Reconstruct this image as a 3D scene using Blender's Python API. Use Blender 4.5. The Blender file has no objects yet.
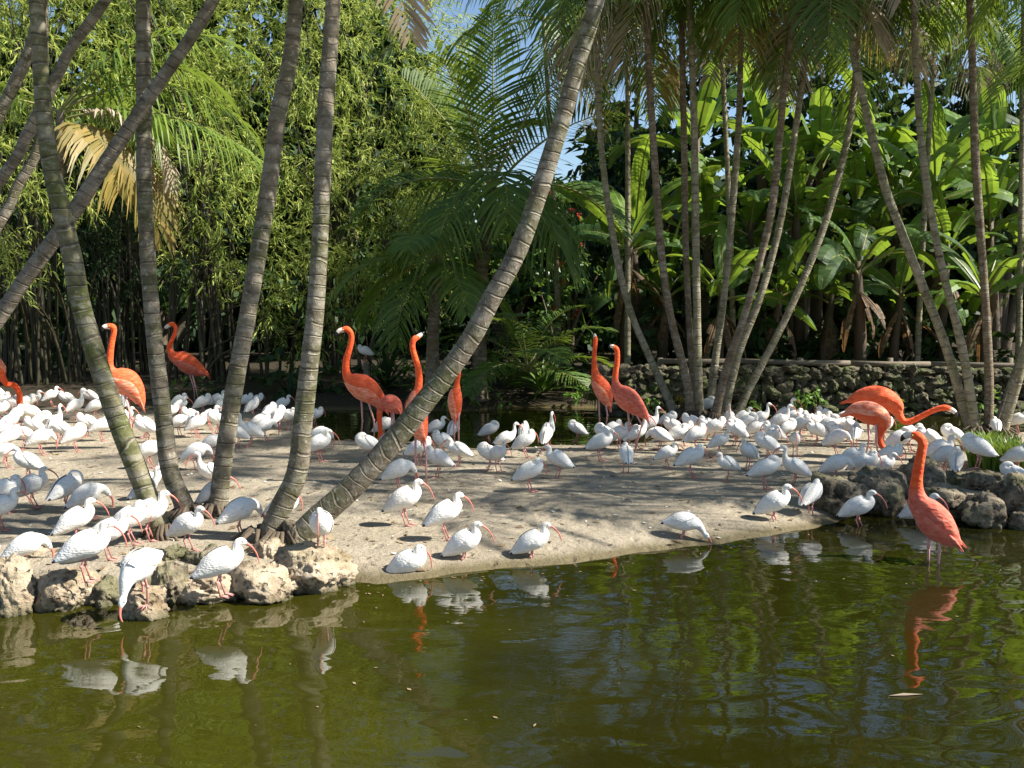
import bpy, math, random
import numpy as np
from mathutils import Vector, Matrix, noise
from mathutils.bvhtree import BVHTree

random.seed(7)
rng = np.random.default_rng(7)
S = bpy.context.scene
C = S.collection
R = math.radians
PI = math.pi

# ------------------------------------------------------------------ camera
F = 1000.0
H = 2.0
PITCH = math.atan(91 / F)
cam_d = bpy.data.cameras.new("camera")
cam_d.sensor_width = 36.0
cam_d.lens = 36.0 * F / 1024
cam_d.clip_start = 0.1
cam_d.clip_end = 2000
cam = bpy.data.objects.new("camera", cam_d)
C.objects.link(cam)
cam.location = (0, 0, H)
cam.rotation_euler = (PI / 2 - PITCH, 0, 0)
S.camera = cam

# ------------------------------------------------------------------ sky, sun, exposure
SUN_EL, SUN_AZ = R(43), R(99)          # azimuth measured from +Y (away from camera) towards +X (right)
w = bpy.data.worlds.new("World")
S.world = w
w.use_nodes = True
nt = w.node_tree
nt.nodes.clear()
sky = nt.nodes.new('ShaderNodeTexSky')
sky.sky_type = 'NISHITA'
sky.sun_disc = False
sky.sun_elevation = SUN_EL
sky.sun_rotation = SUN_AZ
sky.air_density = 1.0
sky.dust_density = 0.3
sky.ozone_density = 3.0
bg = nt.nodes.new('ShaderNodeBackground')
bg.inputs[1].default_value = 0.07
wo = nt.nodes.new('ShaderNodeOutputWorld')
nt.links.new(sky.outputs[0], bg.inputs[0])
nt.links.new(bg.outputs[0], wo.inputs[0])
sd = bpy.data.lights.new("sun", 'SUN')
sd.energy = 5.0
sd.angle = R(0.5)
sd.color = (1.0, 0.95, 0.86)
sun = bpy.data.objects.new("sun", sd)
C.objects.link(sun)
sdir = Vector((math.sin(SUN_AZ) * math.cos(SUN_EL), math.cos(SUN_AZ) * math.cos(SUN_EL), math.sin(SUN_EL)))
sun.rotation_euler = sdir.to_track_quat('Z', 'Y').to_euler()
sun.location = (20, 5, 20)
S.view_settings.view_transform = 'Standard'
S.view_settings.look = 'None'
S.view_settings.gamma = 1
S.view_settings.exposure = 1.22
S.render.engine = 'CYCLES'
S.cycles.max_bounces = 6
S.cycles.diffuse_bounces = 3
S.cycles.glossy_bounces = 3
S.cycles.transmission_bounces = 3
S.cycles.transparent_max_bounces = 4

# ------------------------------------------------------------------ pixel -> world helpers
FW = Vector((0, math.cos(PITCH), -math.sin(PITCH)))
UP = Vector((0, math.sin(PITCH), math.cos(PITCH)))
def ray(px, py):
    return FW + Vector(((px - 512) / F, 0, 0)) - UP * ((py - 384) / F)
def at(px, py, Y):
    d = ray(px, py)
    return Vector((0, 0, H)) + d * (Y / d.y)
def gp(px, py, z=0.0):
    d = ray(px, py)
    return Vector((0, 0, H)) + d * ((z - H) / d.z)
WZ = -0.07        # water level

# ------------------------------------------------------------------ object helpers
def mk(name, verts, faces, mats, parent=None, smooth=True, fm=None):
    me = bpy.data.meshes.new(name)
    if isinstance(verts, np.ndarray) and isinstance(faces, np.ndarray):
        nv, (nf, k) = len(verts), faces.shape
        me.vertices.add(nv)
        me.vertices.foreach_set('co', verts.astype(np.float32).ravel())
        me.loops.add(nf * k)
        me.loops.foreach_set('vertex_index', faces.astype(np.int32).ravel())
        me.polygons.add(nf)
        me.polygons.foreach_set('loop_start', np.arange(0, nf * k, k, dtype=np.int32))
        me.update(calc_edges=True)
    else:
        me.from_pydata([tuple(v) for v in verts], [], faces)
    if not isinstance(mats, (list, tuple)):
        mats = [mats]
    for m in mats:
        me.materials.append(m)
    if fm is not None:
        me.polygons.foreach_set('material_index', np.asarray(fm, dtype=np.int32))
    if smooth:
        me.polygons.foreach_set('use_smooth', [True] * len(me.polygons))
    me.update()
    o = bpy.data.objects.new(name, me)
    C.objects.link(o)
    if parent is not None:
        o.parent = parent
    return o

def empty(name, loc=(0, 0, 0), rz=0.0):
    o = bpy.data.objects.new(name, None)
    o.empty_display_size = 0.1
    C.objects.link(o)
    o.location = loc
    o.rotation_euler = (0, 0, rz)
    return o

def tag(o, label=None, cat=None, group=None, kind=None):
    if label: o['label'] = label
    if cat: o['category'] = cat
    if group: o['group'] = group
    if kind: o['kind'] = kind
    return o

def kids(o):
    return list(o.children)

def copy_tree(o, parent=None):
    c = o.copy()
    C.objects.link(c)
    c.parent = parent
    for ch in list(o.children):
        copy_tree(ch, c)
    return c

class MB:
    """collects pieces of one mesh"""
    def __init__(self):
        self.v = []; self.f = []; self.m = []
    def add(self, v, f, m=0):
        b = len(self.v)
        self.v.extend([tuple(x) for x in v])
        self.f.extend([tuple(b + i for i in q) for q in f])
        self.m.extend([m] * len(f))
    def tube(self, pts, rad, n=8, m=0, cap=True):
        pts = [Vector(p) for p in pts]
        if not isinstance(rad, (list, tuple)): rad = [rad] * len(pts)
        vs = []; fs = []
        prev = None
        for i, p in enumerate(pts):
            t = (pts[min(i + 1, len(pts) - 1)] - pts[max(i - 1, 0)]).normalized()
            if prev is None:
                a = Vector((0, 0, 1)) if abs(t.z) < .9 else Vector((1, 0, 0))
                u = t.cross(a).normalized()
            else:
                u = (prev - t * prev.dot(t)).normalized()
            prev = u
            v_ = t.cross(u)
            for k in range(n):
                a = 2 * PI * k / n
                vs.append(p + (u * math.cos(a) + v_ * math.sin(a)) * rad[i])
        for i in range(len(pts) - 1):
            for k in range(n):
                k2 = (k + 1) % n
                fs.append((i * n + k, i * n + k2, (i + 1) * n + k2, (i + 1) * n + k))
        if cap:
            fs.append(tuple(range(n))[::-1])
            fs.append(tuple((len(pts) - 1) * n + k for k in range(n)))
        self.add(vs, fs, m)
    def box(self, c, s, m=0, jit=0.0):
        x, y, z = c; a, b, d = s[0] / 2, s[1] / 2, s[2] / 2
        vs = [(x + i * a, y + j * b, z + k * d) for i in (-1, 1) for j in (-1, 1) for k in (-1, 1)]
        if jit: vs = [(p[0] + random.uniform(-jit, jit), p[1] + random.uniform(-jit, jit), p[2] + random.uniform(-jit, jit)) for p in vs]
        fs = [(0, 1, 3, 2), (4, 6, 7, 5), (0, 4, 5, 1), (2, 3, 7, 6), (0, 2, 6, 4), (1, 5, 7, 3)]
        self.add(vs, fs, m)
    def build(self, name, mats, parent=None, smooth=True):
        return mk(name, self.v, self.f, mats, parent, smooth, self.m)

def crom(P, t):
    """catmull-rom through an (n,k) array at parameter t in [0, n-1]"""
    n = len(P)
    i = min(int(t), n - 2)
    u = t - i
    p0 = P[max(i - 1, 0)]; p1 = P[i]; p2 = P[i + 1]; p3 = P[min(i + 2, n - 1)]
    return 0.5 * ((2 * p1) + (-p0 + p2) * u + (2 * p0 - 5 * p1 + 4 * p2 - p3) * u * u + (-p0 + 3 * p1 - 3 * p2 + p3) * u ** 3)
def resample(P, per):
    P = np.asarray(P, float)
    n = (len(P) - 1) * per
    return np.array([crom(P, i / per) for i in range(n + 1)])

# ------------------------------------------------------------------ materials
def mat(name):
    m = bpy.data.materials.new(name)
    m.use_nodes = True
    t = m.node_tree
    t.nodes.clear()
    return m, t
def N(t, typ, **kw):
    n = t.nodes.new(typ)
    for k, v in kw.items():
        setattr(n, k, v)
    return n
def L(t, a, b): t.links.new(a, b)
def ramp(t, src, stops):
    r = N(t, 'ShaderNodeValToRGB')
    cr = r.color_ramp
    while len(cr.elements) < len(stops): cr.elements.new(0.5)
    for e, (p, c) in zip(cr.elements, stops):
        e.position = p
        e.color = (*c, 1) if len(c) == 3 else c
    L(t, src, r.inputs[0])
    return r
def noise_tex(t, scale, detail=4, rough=.55, vec=None, dist=0.0):
    n = N(t, 'ShaderNodeTexNoise')
    n.inputs['Scale'].default_value = scale
    n.inputs['Detail'].default_value = detail
    n.inputs['Roughness'].default_value = rough
    n.inputs['Distortion'].default_value = dist
    if vec is not None: L(t, vec, n.inputs['Vector'])
    return n
def objco(t, scale=(1, 1, 1), which='Object'):
    tc = N(t, 'ShaderNodeTexCoord')
    mp = N(t, 'ShaderNodeMapping')
    mp.inputs['Scale'].default_value = scale
    L(t, tc.outputs[which], mp.inputs['Vector'])
    return mp.outputs[0]
def worldco(t, scale=(1, 1, 1)):
    g = N(t, 'ShaderNodeNewGeometry')
    mp = N(t, 'ShaderNodeMapping')
    mp.inputs['Scale'].default_value = scale
    L(t, g.outputs['Position'], mp.inputs['Vector'])
    return mp.outputs[0]
def mixc(t, fac, a, b, mode='MIX'):
    m = N(t, 'ShaderNodeMix', data_type='RGBA', blend_type=mode)
    for s, v in ((m.inputs[0], fac), (m.inputs[6], a), (m.inputs[7], b)):
        if hasattr(v, 'links'): L(t, v, s)
        elif isinstance(v, (tuple, list)): s.default_value = (*v, 1) if len(v) == 3 else v
        else: s.default_value = v
    return m.outputs[2]
def math_(t, op, a, b=0.0):
    m = N(t, 'ShaderNodeMath', operation=op)
    for s, v in ((m.inputs[0], a), (m.inputs[1], b)):
        if hasattr(v, 'links'): L(t, v, s)
        else: s.default_value = v
    return m.outputs[0]
def principled(t, col, rough=.6, bump=None, bstr=.3, bdist=.01, spec=.4, extra=None):
    p = N(t, 'ShaderNodeBsdfPrincipled')
    if hasattr(col, 'links'): L(t, col, p.inputs['Base Color'])
    else: p.inputs['Base Color'].default_value = (*col, 1)
    if hasattr(rough, 'links'): L(t, rough, p.inputs['Roughness'])
    else: p.inputs['Roughness'].default_value = rough
    p.inputs['Specular IOR Level'].default_value = spec
    if extra:
        for k, v in extra.items(): p.inputs[k].default_value = v
    if bump is not None:
        b = N(t, 'ShaderNodeBump')
        b.inputs['Strength'].default_value = bstr
        b.inputs['Distance'].default_value = bdist
        L(t, bump, b.inputs['Height'])
        L(t, b.outputs[0], p.inputs['Normal'])
    return p
def out(t, sh):
    o = N(t, 'ShaderNodeOutputMaterial')
    L(t, sh, o.inputs[0])

def leaf_mat(name, cols, trans, tcol, rough=.4, spec=.5, obj_rand=0.0, big=0.5, yellow=None):
    """foliage: base colour varies per leaf and in broad patches, part of the light passes through"""
    m, t = mat(name)
    g = N(t, 'ShaderNodeNewGeometry')
    rp = g.outputs['Random Per Island']
    oi = N(t, 'ShaderNodeObjectInfo')
    n = noise_tex(t, big, 3, .6, worldco(t))
    v = math_(t, 'ADD', math_(t, 'MULTIPLY', rp, .45), math_(t, 'MULTIPLY', n.outputs[0], .55))
    if obj_rand:
        v = math_(t, 'ADD', math_(t, 'MULTIPLY', v, 1 - obj_rand), math_(t, 'MULTIPLY', oi.outputs['Random'], obj_rand))
    r = ramp(t, v, cols)
    c = r.outputs[0]
    if yellow:
        th = math_(t, 'GREATER_THAN', rp, 1 - yellow[0])
        c = mixc(t, th, c, yellow[1])
    p = principled(t, c, rough, spec=spec)
    tr = N(t, 'ShaderNodeBsdfTranslucent')
    L(t, mixc(t, .55, c, tcol), tr.inputs[0])
    mx = N(t, 'ShaderNodeMixShader')
    mx.inputs[0].default_value = trans
    L(t, p.outputs[0], mx.inputs[1]); L(t, tr.outputs[0], mx.inputs[2])
    out(t, mx.outputs[0])
    return m

M = {}
M['bamboo_leaf'] = leaf_mat('bamboo_leaf', [(.22, (.05, .10, .02)), (.44, (.20, .28, .055)), (.64, (.46, .50, .13))], .42, (.55, .63, .12), big=.45, rough=.6, spec=.25)
M['bush_leaf'] = leaf_mat('bush_leaf', [(.25, (.03, .075, .018)), (.52, (.08, .17, .03)), (.8, (.19, .30, .05))], .32, (.30, .45, .06), big=.8)
M['bright_leaf'] = leaf_mat('bright_leaf', [(.2, (.06, .16, .02)), (.55, (.12, .26, .04)), (.85, (.24, .36, .08))], .32, (.35, .5, .06), big=1.5)
M['dark_leaf'] = leaf_mat('dark_leaf', [(.25, (.012, .028, .012)), (.55, (.025, .055, .018)), (.85, (.055, .10, .025))], .2, (.2, .3, .04), big=.7, rough=.6, spec=.25)  # dark foliage; on understorey plants its tone stands in for shade
M['palm_leaf'] = leaf_mat('palm_leaf', [(.2, (.035, .075, .016)), (.5, (.08, .15, .026)), (.8, (.17, .25, .045))], .34, (.42, .54, .06), rough=.45, spec=.3, obj_rand=.25, yellow=(.03, (.25, .2, .06)))
M['palm_yellow'] = leaf_mat('palm_yellow', [(.2, (.12, .12, .03)), (.55, (.26, .20, .05)), (.85, (.34, .24, .08))], .35, (.6, .42, .07), rough=.5)
M['palm_dry'] = leaf_mat('palm_dry', [(.2, (.22, .17, .11)), (.55, (.38, .31, .22)), (.85, (.5, .44, .33))], .3, (.5, .4, .25), rough=.6)
M['banana_leaf'] = leaf_mat('banana_leaf', [(.2, (.016, .042, .014)), (.48, (.06, .13, .022)), (.75, (.17, .29, .045))], .42, (.48, .66, .05), rough=.5, spec=.3, obj_rand=.5, big=1.0)
M['banana_dry'] = leaf_mat('banana_dry', [(.2, (.05, .03, .016)), (.55, (.13, .08, .04)), (.85, (.26, .17, .09))], .25, (.5, .25, .08), rough=.7)
M['croton_leaf'] = leaf_mat('croton_leaf', [(.2, (.25, .22, .03)), (.6, (.5, .38, .06)), (.85, (.5, .2, .05))], .3, (.7, .5, .06), big=6)
M['red_flower'] = leaf_mat('red_flower', [(.2, (.5, .03, .03)), (.8, (.75, .10, .07))], .3, (.8, .1, .05), big=6)
M['grass_blade'] = leaf_mat('grass_blade', [(.2, (.05, .12, .015)), (.55, (.14, .24, .03)), (.85, (.28, .34, .06))], .35, (.45, .55, .08), big=4)
M['litter'] = leaf_mat('litter', [(.2, (.10, .06, .03)), (.55, (.22, .15, .08)), (.85, (.38, .30, .18))], .1, (.4, .3, .15), rough=.8, big=3)

def feather_mat(name, c0, c1, scale, rough=.65, bstr=.35, tr=.0, sub=None):
    m, t = mat(name)
    n = noise_tex(t, scale, 3, .6, objco(t, (1, 3, 3)))
    v = N(t, 'ShaderNodeTexVoronoi', feature='F1')
    v.inputs['Scale'].default_value = scale * 1.2
    L(t, objco(t, (1, 2.2, 2.2)), v.inputs['Vector'])
    c = mixc(t, ramp(t, n.outputs[0], [(.35, (0, 0, 0)), (.68, (1, 1, 1))]).outputs[0], c0, c1)
    oi = N(t, 'ShaderNodeObjectInfo')
    st = noise_tex(t, 7, 3, .6, objco(t))
    sf = math_(t, 'MULTIPLY', ramp(t, st.outputs[0], [(.5, (0, 0, 0)), (.68, (1, 1, 1))]).outputs[0], math_(t, 'MULTIPLY', oi.outputs['Random'], .55))
    if c0[2] > .5: c = mixc(t, sf, c, (.52, .44, .33))
    p = principled(t, c, rough, math_(t, 'ADD', v.outputs[0], n.outputs[0]), bstr, .012, .25)
    p.inputs['Sheen Weight'].default_value = .15
    if sub: 
        p.inputs['Subsurface Weight'].default_value = sub
        p.inputs['Subsurface Scale'].default_value = .02
        p.inputs['Subsurface Radius'].default_value = (1, .9, .8)
    out(t, p.outputs[0])
    return m
M['white_feather'] = feather_mat('white_feather', (.72, .68, .60), (.88, .86, .81), 26, bstr=.2)
M['white_wing'] = feather_mat('white_wing', (.70, .67, .61), (.90, .88, .84), 34, bstr=.28)
M['black_tip'] = feather_mat('black_tip', (.02, .02, .022), (.04, .04, .045), 30)
M['flamingo_neck'] = feather_mat('flamingo_neck', (.80, .115, .022), (.88, .20, .055), 22)
M['flamingo_body'] = feather_mat('flamingo_body', (.80, .13, .035), (.88, .27, .12), 11, bstr=.55)
M['flamingo_wing'] = feather_mat('flamingo_wing', (.80, .14, .05), (.90, .42, .28), 12, bstr=.35)
M['flamingo_rosy'] = feather_mat('flamingo_rosy', (.60, .10, .055), (.74, .22, .14), 12, bstr=.6)  # rosy wing plumage, darkened to hold the nearest bird's shade too
def blend_feather(name, b0, b1, n0=(.82, .07, .010), n1=(.88, .14, .03)):
    m, t = mat(name)
    a = N(t, 'ShaderNodeAttribute', attribute_name='neck')
    n = noise_tex(t, 13, 4, .65, objco(t, (1, 2.5, 2.5)))
    v = N(t, 'ShaderNodeTexVoronoi', feature='F1')
    v.inputs['Scale'].default_value = 17
    L(t, objco(t, (1, 2.2, 2.2)), v.inputs['Vector'])
    f = ramp(t, n.outputs[0], [(.35, (0, 0, 0)), (.68, (1, 1, 1))]).outputs[0]
    nf = math_(t, 'ADD', a.outputs['Fac'], math_(t, 'MULTIPLY', math_(t, 'SUBTRACT', n.outputs[0], .5), .5))
    c = mixc(t, ramp(t, nf, [(.3, (0, 0, 0)), (.7, (1, 1, 1))]).outputs[0], mixc(t, f, b0, b1), mixc(t, f, n0, n1))
    p = principled(t, c, .65, math_(t, 'ADD', v.outputs[0], n.outputs[0]), .5, .012, .25)
    p.inputs['Sheen Weight'].default_value = .15
    out(t, p.outputs[0])
    return m
M['flamingo_body'] = blend_feather('flamingo_body', (.80, .08, .018), (.87, .17, .06))
M['flamingo_rosy_shade_body'] = blend_feather('flamingo_rosy_shade_body', (.56, .085, .045), (.70, .19, .12))  # rosy plumage; its darker tone also paints the nearest flamingo's shaded side
def plain(name, col, rough=.5, nscale=40, var=.35, bstr=.2, bdist=.004, spec=.4):
    m, t = mat(name)
    n = noise_tex(t, nscale, 4, .6, objco(t))
    dark = tuple(c * (1 - var) for c in col); lite = tuple(min(1, c * (1 + var * .6)) for c in col)
    p = principled(t, mixc(t, n.outputs[0], dark, lite), rough, n.outputs[0], bstr, bdist, spec)
    out(t, p.outputs[0])
    return m
M['ibis_bill'] = plain('ibis_bill', (.64, .20, .15), .4)
M['ibis_leg'] = plain('ibis_leg', (.62, .27, .24), .5)
M['flamingo_leg'] = plain('flamingo_leg', (.70, .36, .33), .5)
M['bill_white'] = plain('bill_white', (.78, .66, .58), .4)
M['bill_black'] = plain('bill_black', (.02, .018, .018), .35)
M['eye'] = plain('eye', (.03, .05, .09), .1, var=.1)
M['eye_yellow'] = plain('eye_yellow', (.7, .55, .15), .1, var=.1)

# palm trunks: leaf-scar rings with painted shadow lines from the 'along' attribute (metres up the trunk)
def trunk_mat(name, c0, c1, moss, ring=.12, mossamt=.5, lichen=.5):
    m, t = mat(name)
    a = N(t, 'ShaderNodeAttribute', attribute_name='along')
    wob = noise_tex(t, 5, 3, .6, objco(t))
    big = noise_tex(t, 1.6, 2, .5, objco(t, (.2, .2, 1)))
    al = math_(t, 'ADD', math_(t, 'ADD', a.outputs['Fac'], math_(t, 'MULTIPLY', wob.outputs[0], .05)), math_(t, 'MULTIPLY', big.outputs[0], .55))
    ph = math_(t, 'FRACT', math_(t, 'DIVIDE', al, ring))
    n1 = noise_tex(t, 9, 6, .7, objco(t, (1, 1, .6)))
    n2 = noise_tex(t, 2.2, 4, .6, objco(t))
    n3 = noise_tex(t, 26, 4, .6, objco(t, (1, 1, .8)))
    base = mixc(t, ramp(t, n1.outputs[0], [(.3, (0, 0, 0)), (.7, (1, 1, 1))]).outputs[0], c0, c1)
    base = mixc(t, math_(t, 'MULTIPLY', ramp(t, n2.outputs[0], [(.45, (0, 0, 0)), (.62, (1, 1, 1))]).outputs[0], mossamt), base, moss)
    base = mixc(t, math_(t, 'MULTIPLY', ramp(t, n3.outputs[0], [(.60, (0, 0, 0)), (.68, (1, 1, 1))]).outputs[0], lichen), base, (.50, .49, .42))
    rl = ramp(t, ph, [(0, (0, 0, 0)), (.05, (1, 1, 1)), (.11, (0, 0, 0)), (1, (0, 0, 0))]).outputs[0]
    rd = ramp(t, ph, [(0, (0, 0, 0)), (.10, (0, 0, 0)), (.16, (1, 1, 1)), (.26, (0, 0, 0))]).outputs[0]
    gate = ramp(t, noise_tex(t, 4, 2, .5, objco(t)).outputs[0], [(.42, (.05, .05, .05)), (.60, (1, 1, 1))]).outputs[0]
    blot = noise_tex(t, 5, 5, .7, objco(t, (1, 1, 2.2)))
    base = mixc(t, math_(t, 'MULTIPLY', ramp(t, blot.outputs[0], [(.5, (0, 0, 0)), (.6, (1, 1, 1))]).outputs[0], .55), base, (.33, .30, .24))
    base = mixc(t, math_(t, 'MULTIPLY', ramp(t, blot.outputs[0], [(.34, (1, 1, 1)), (.44, (0, 0, 0))]).outputs[0], .6), base, (.06, .048, .032))
    base = mixc(t, math_(t, 'MULTIPLY', math_(t, 'MULTIPLY', rl, .75), gate), base, (.36, .31, .24))
    base = mixc(t, math_(t, 'MULTIPLY', math_(t, 'MULTIPLY', rd, .75), gate), base, (.045, .036, .026))  # dark line by each ring: the ring's shadow put into the colour
    hgt = math_(t, 'ADD', math_(t, 'ADD', n1.outputs[0], math_(t, 'MULTIPLY', n3.outputs[0], .5)), math_(t, 'MULTIPLY', math_(t, 'SUBTRACT', rl, rd), .5))
    p = principled(t, base, .85, hgt, .7, .02, .2)
    out(t, p.outputs[0])
    return m
M['trunk_near'] = trunk_mat('trunk_near', (.09, .075, .05), (.25, .21, .155), (.08, .088, .028), .105, .75, .6)
M['trunk_green'] = trunk_mat('trunk_green', (.09, .082, .045), (.21, .185, .11), (.085, .10, .025), .115, .85, .3)
M['trunk_dark'] = trunk_mat('trunk_dark', (.10, .085, .065), (.26, .22, .17), (.07, .07, .03), .09, .4, .25)
M['trunk_far'] = trunk_mat('trunk_far', (.11, .095, .055), (.38, .335, .225), (.11, .12, .04), .14, .5, .6)
M['trunk_rough'] = trunk_mat('trunk_rough', (.10, .07, .045), (.26, .20, .13), (.10, .09, .04), .07, .3, .35)
M['crownshaft'] = plain('crownshaft', (.10, .15, .04), .45, 6)
M['culm'] = plain('culm', (.045, .04, .02), .6, 3, .5)
M['bark'] = plain('bark', (.12, .09, .06), .9, 8, .6, .8, .03)
M['banana_stem'] = plain('banana_stem', (.085, .058, .032), .7, 5, .6, .6, .03)
M['rachis'] = plain('rachis', (.22, .22, .07), .5, 6)
M['wood'] = plain('wood', (.17, .14, .10), .85, 14, .45, .6, .01)

def rock_mat(name, c0, c1, moss=.3, pit=1.0, wet=True):
    m, t = mat(name)
    wc = worldco(t)
    n1 = noise_tex(t, 5, 8, .7, wc)
    n2 = noise_tex(t, 18, 5, .65, wc)
    v = N(t, 'ShaderNodeTexVoronoi', feature='F1')
    v.inputs['Scale'].default_value = 17
    L(t, mixc(t, .12, wc, noise_tex(t, 6, 3, .6, wc).outputs['Color']), v.inputs['Vector'])
    pitf = ramp(t, math_(t, 'MULTIPLY', v.outputs[0], math_(t, 'ADD', n2.outputs[0], .5)), [(.16, (1, 1, 1)), (.30, (0, 0, 0))]).outputs[0]
    c = mixc(t, ramp(t, n1.outputs[0], [(.35, (0, 0, 0)), (.66, (1, 1, 1))]).outputs[0], c0, c1)
    c = mixc(t, math_(t, 'MULTIPLY', pitf, .55 * pit), c, (.07, .05, .035))
    mo = ramp(t, noise_tex(t, 3.2, 4, .6, wc).outputs[0], [(.5, (0, 0, 0)), (.62, (1, 1, 1))]).outputs[0]
    c = mixc(t, math_(t, 'MULTIPLY', mo, moss), c, (.10, .13, .035))
    if wet:
        sx = N(t, 'ShaderNodeSeparateXYZ'); L(t, wc, sx.inputs[0])
        zz = math_(t, 'ADD', sx.outputs[2], math_(t, 'MULTIPLY', n1.outputs[0], .05))
        wf = ramp(t, math_(t, 'ADD', zz, .5), [(.46, (1, 1, 1)), (.52, (0, 0, 0))]).outputs[0]
        c = mixc(t, math_(t, 'MULTIPLY', wf, .75), c, (.05, .055, .022))
    hgt = math_(t, 'SUBTRACT', math_(t, 'ADD', n1.outputs[0], math_(t, 'MULTIPLY', n2.outputs[0], .5)), math_(t, 'MULTIPLY', pitf, .5))
    p = principled(t, c, .9, hgt, .9, .05, .2)
    out(t, p.outputs[0])
    return m
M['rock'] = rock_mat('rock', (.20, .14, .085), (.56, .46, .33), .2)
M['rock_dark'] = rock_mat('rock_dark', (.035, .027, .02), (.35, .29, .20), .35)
M['rock_wall'] = rock_mat('rock_wall', (.03, .027, .018), (.20, .18, .115), .6, wet=False)

# ------------------------------------------------------------------ ground
def poly_px(pts): return np.array([[gp(x, y).x, gp(x, y).y] for x, y in pts])
SAND = poly_px([(-500, 572), (-100, 574), (0, 576), (60, 580), (130, 580), (230, 576), (300, 566), (345, 570), (380, 573), (430, 569), (480, 562),
                (540, 556), (600, 550), (650, 544), (700, 537), (760, 529), (815, 520), (850, 510), (900, 497), (1000, 496), (1100, 498), (1500, 505),
                (1500, 430), (1100, 426), (1010, 430), (960, 434), (925, 434), (900, 429), (880, 423), (830, 419), (760, 417), (705, 417), (682, 421), (662, 431),
                (640, 440), (600, 442), (540, 443), (480, 446), (440, 441), (400, 438), (340, 437), (322, 430), (312, 415), (300, 400), (295, 392), (-500, 392)])
def sdist(P, poly):
    """signed distance to a polygon, positive inside"""
    d = np.full(len(P), 1e9); inside = np.zeros(len(P), bool)
    n = len(poly)
    for i in range(n):
        a, b = poly[i], poly[(i + 1) % n]
        ab = b - a
        t_ = np.clip(((P - a) @ ab) / (ab @ ab), 0, 1)
        d = np.minimum(d, np.linalg.norm(P - (a + t_[:, None] * ab), axis=1))
        c = ((a[1] > P[:, 1]) != (b[1] > P[:, 1])) & (P[:, 0] < (b[0] - a[0]) * (P[:, 1] - a[1]) / (b[1] - a[1] + 1e-12) + a[0])
        inside ^= c
    return np.where(inside, d, -d)
YF = gp(500, 405).y                     # far bank of the channel
def far_line(x):
    return YF + np.where(x > 3.5, -.7, 0) * 1.0 + .25 * np.sin(x * .9) + .12 * np.sin(x * 2.7 + 1)
def smooth_noise(x, y):
    return (np.sin(x * 1.7 + y * .9) + np.sin(x * 3.1 - y * 2.3 + 1.3) + np.sin(x * .6 + y * 4.1 + 2.2) * .7 + np.sin(x * 6.3 + y * 5.1) * .3) / 3
def height(x, y):
    P = np.stack([x, y], 1)
    s1 = sdist(P, SAND) + .06 * smooth_noise(x * 2, y * 2) + .03 * smooth_noise(x * 6.3, y * 7.1)
    s2 = y - far_line(x)
    s3 = .8 - y
    s = np.maximum(np.maximum(s1, s2), s3)
    h = np.where(s > 0, WZ + .10 * (1 - np.exp(-s / .22)), WZ + np.maximum(s * .35, -.5))
    land = np.clip(s / 1.0, 0, 1)
    h = h + land * .012 * smooth_noise(x * 1.5, y * 2.2)
    h = h + np.clip((y - far_line(x)) / 3, 0, 1) * np.where(x > 3.5, .45, .15)
    return h
xs = np.unique(np.concatenate([np.linspace(-400, -30, 10), np.linspace(-30, -9, 30), np.linspace(-9, 10, 240), np.linspace(10, 30, 30), np.linspace(30, 400, 10)]))
ys = np.unique(np.concatenate([np.linspace(-60, 3, 16), np.linspace(3, 19, 230), np.linspace(19, 45, 30), np.linspace(45, 800, 10)]))
GX, GY = np.meshgrid(xs, ys)
hz = height(GX.ravel(), GY.ravel())
gv = np.stack([GX.ravel(), GY.ravel(), hz], 1)
nx, ny = len(xs), len(ys)
ii = (np.arange(ny - 1)[:, None] * nx + np.arange(nx - 1)[None, :]).ravel()
gf = np.stack([ii, ii + 1, ii + 1 + nx, ii + nx], 1)

m, t = mat('sand_ground')
wc = worldco(t)
n1 = noise_tex(t, 1.1, 5, .6, wc); n2 = noise_tex(t, 45, 4, .7, wc); n3 = noise_tex(t, 9, 5, .65, wc); n4 = noise_tex(t, 160, 2, .6, wc)
sandc = mixc(t, ramp(t, n1.outputs[0], [(.3, (0, 0, 0)), (.7, (1, 1, 1))]).outputs[0], (.255, .215, .155), (.40, .345, .255))
sandc = mixc(t, math_(t, 'MULTIPLY', ramp(t, n3.outputs[0], [(.45, (0, 0, 0)), (.7, (1, 1, 1))]).outputs[0], .5), sandc, (.27, .215, .155))
sandc = mixc(t, math_(t, 'MULTIPLY', ramp(t, n2.outputs[0], [(.50, (0, 0, 0)), (.62, (1, 1, 1))]).outputs[0], .6), sandc, (.17, .135, .09))
sandc = mixc(t, math_(t, 'MULTIPLY', ramp(t, n4.outputs[0], [(.58, (0, 0, 0)), (.68, (1, 1, 1))]).outputs[0], .6), sandc, (.62, .57, .48))
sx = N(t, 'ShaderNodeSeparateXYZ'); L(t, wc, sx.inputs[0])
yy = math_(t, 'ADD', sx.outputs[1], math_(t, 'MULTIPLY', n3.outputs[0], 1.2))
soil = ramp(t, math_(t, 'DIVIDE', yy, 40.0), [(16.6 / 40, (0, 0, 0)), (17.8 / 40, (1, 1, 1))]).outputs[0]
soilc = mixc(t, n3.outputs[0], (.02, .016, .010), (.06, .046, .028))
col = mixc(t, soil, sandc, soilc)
zw = math_(t, 'ADD', sx.outputs[2], math_(t, 'MULTIPLY', math_(t, 'SUBTRACT', n3.outputs[0], .5), .03))
wetf = ramp(t, math_(t, 'ADD', zw, .5), [(.452, (1, 1, 1)), (.492, (0, 0, 0))]).outputs[0]
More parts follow.
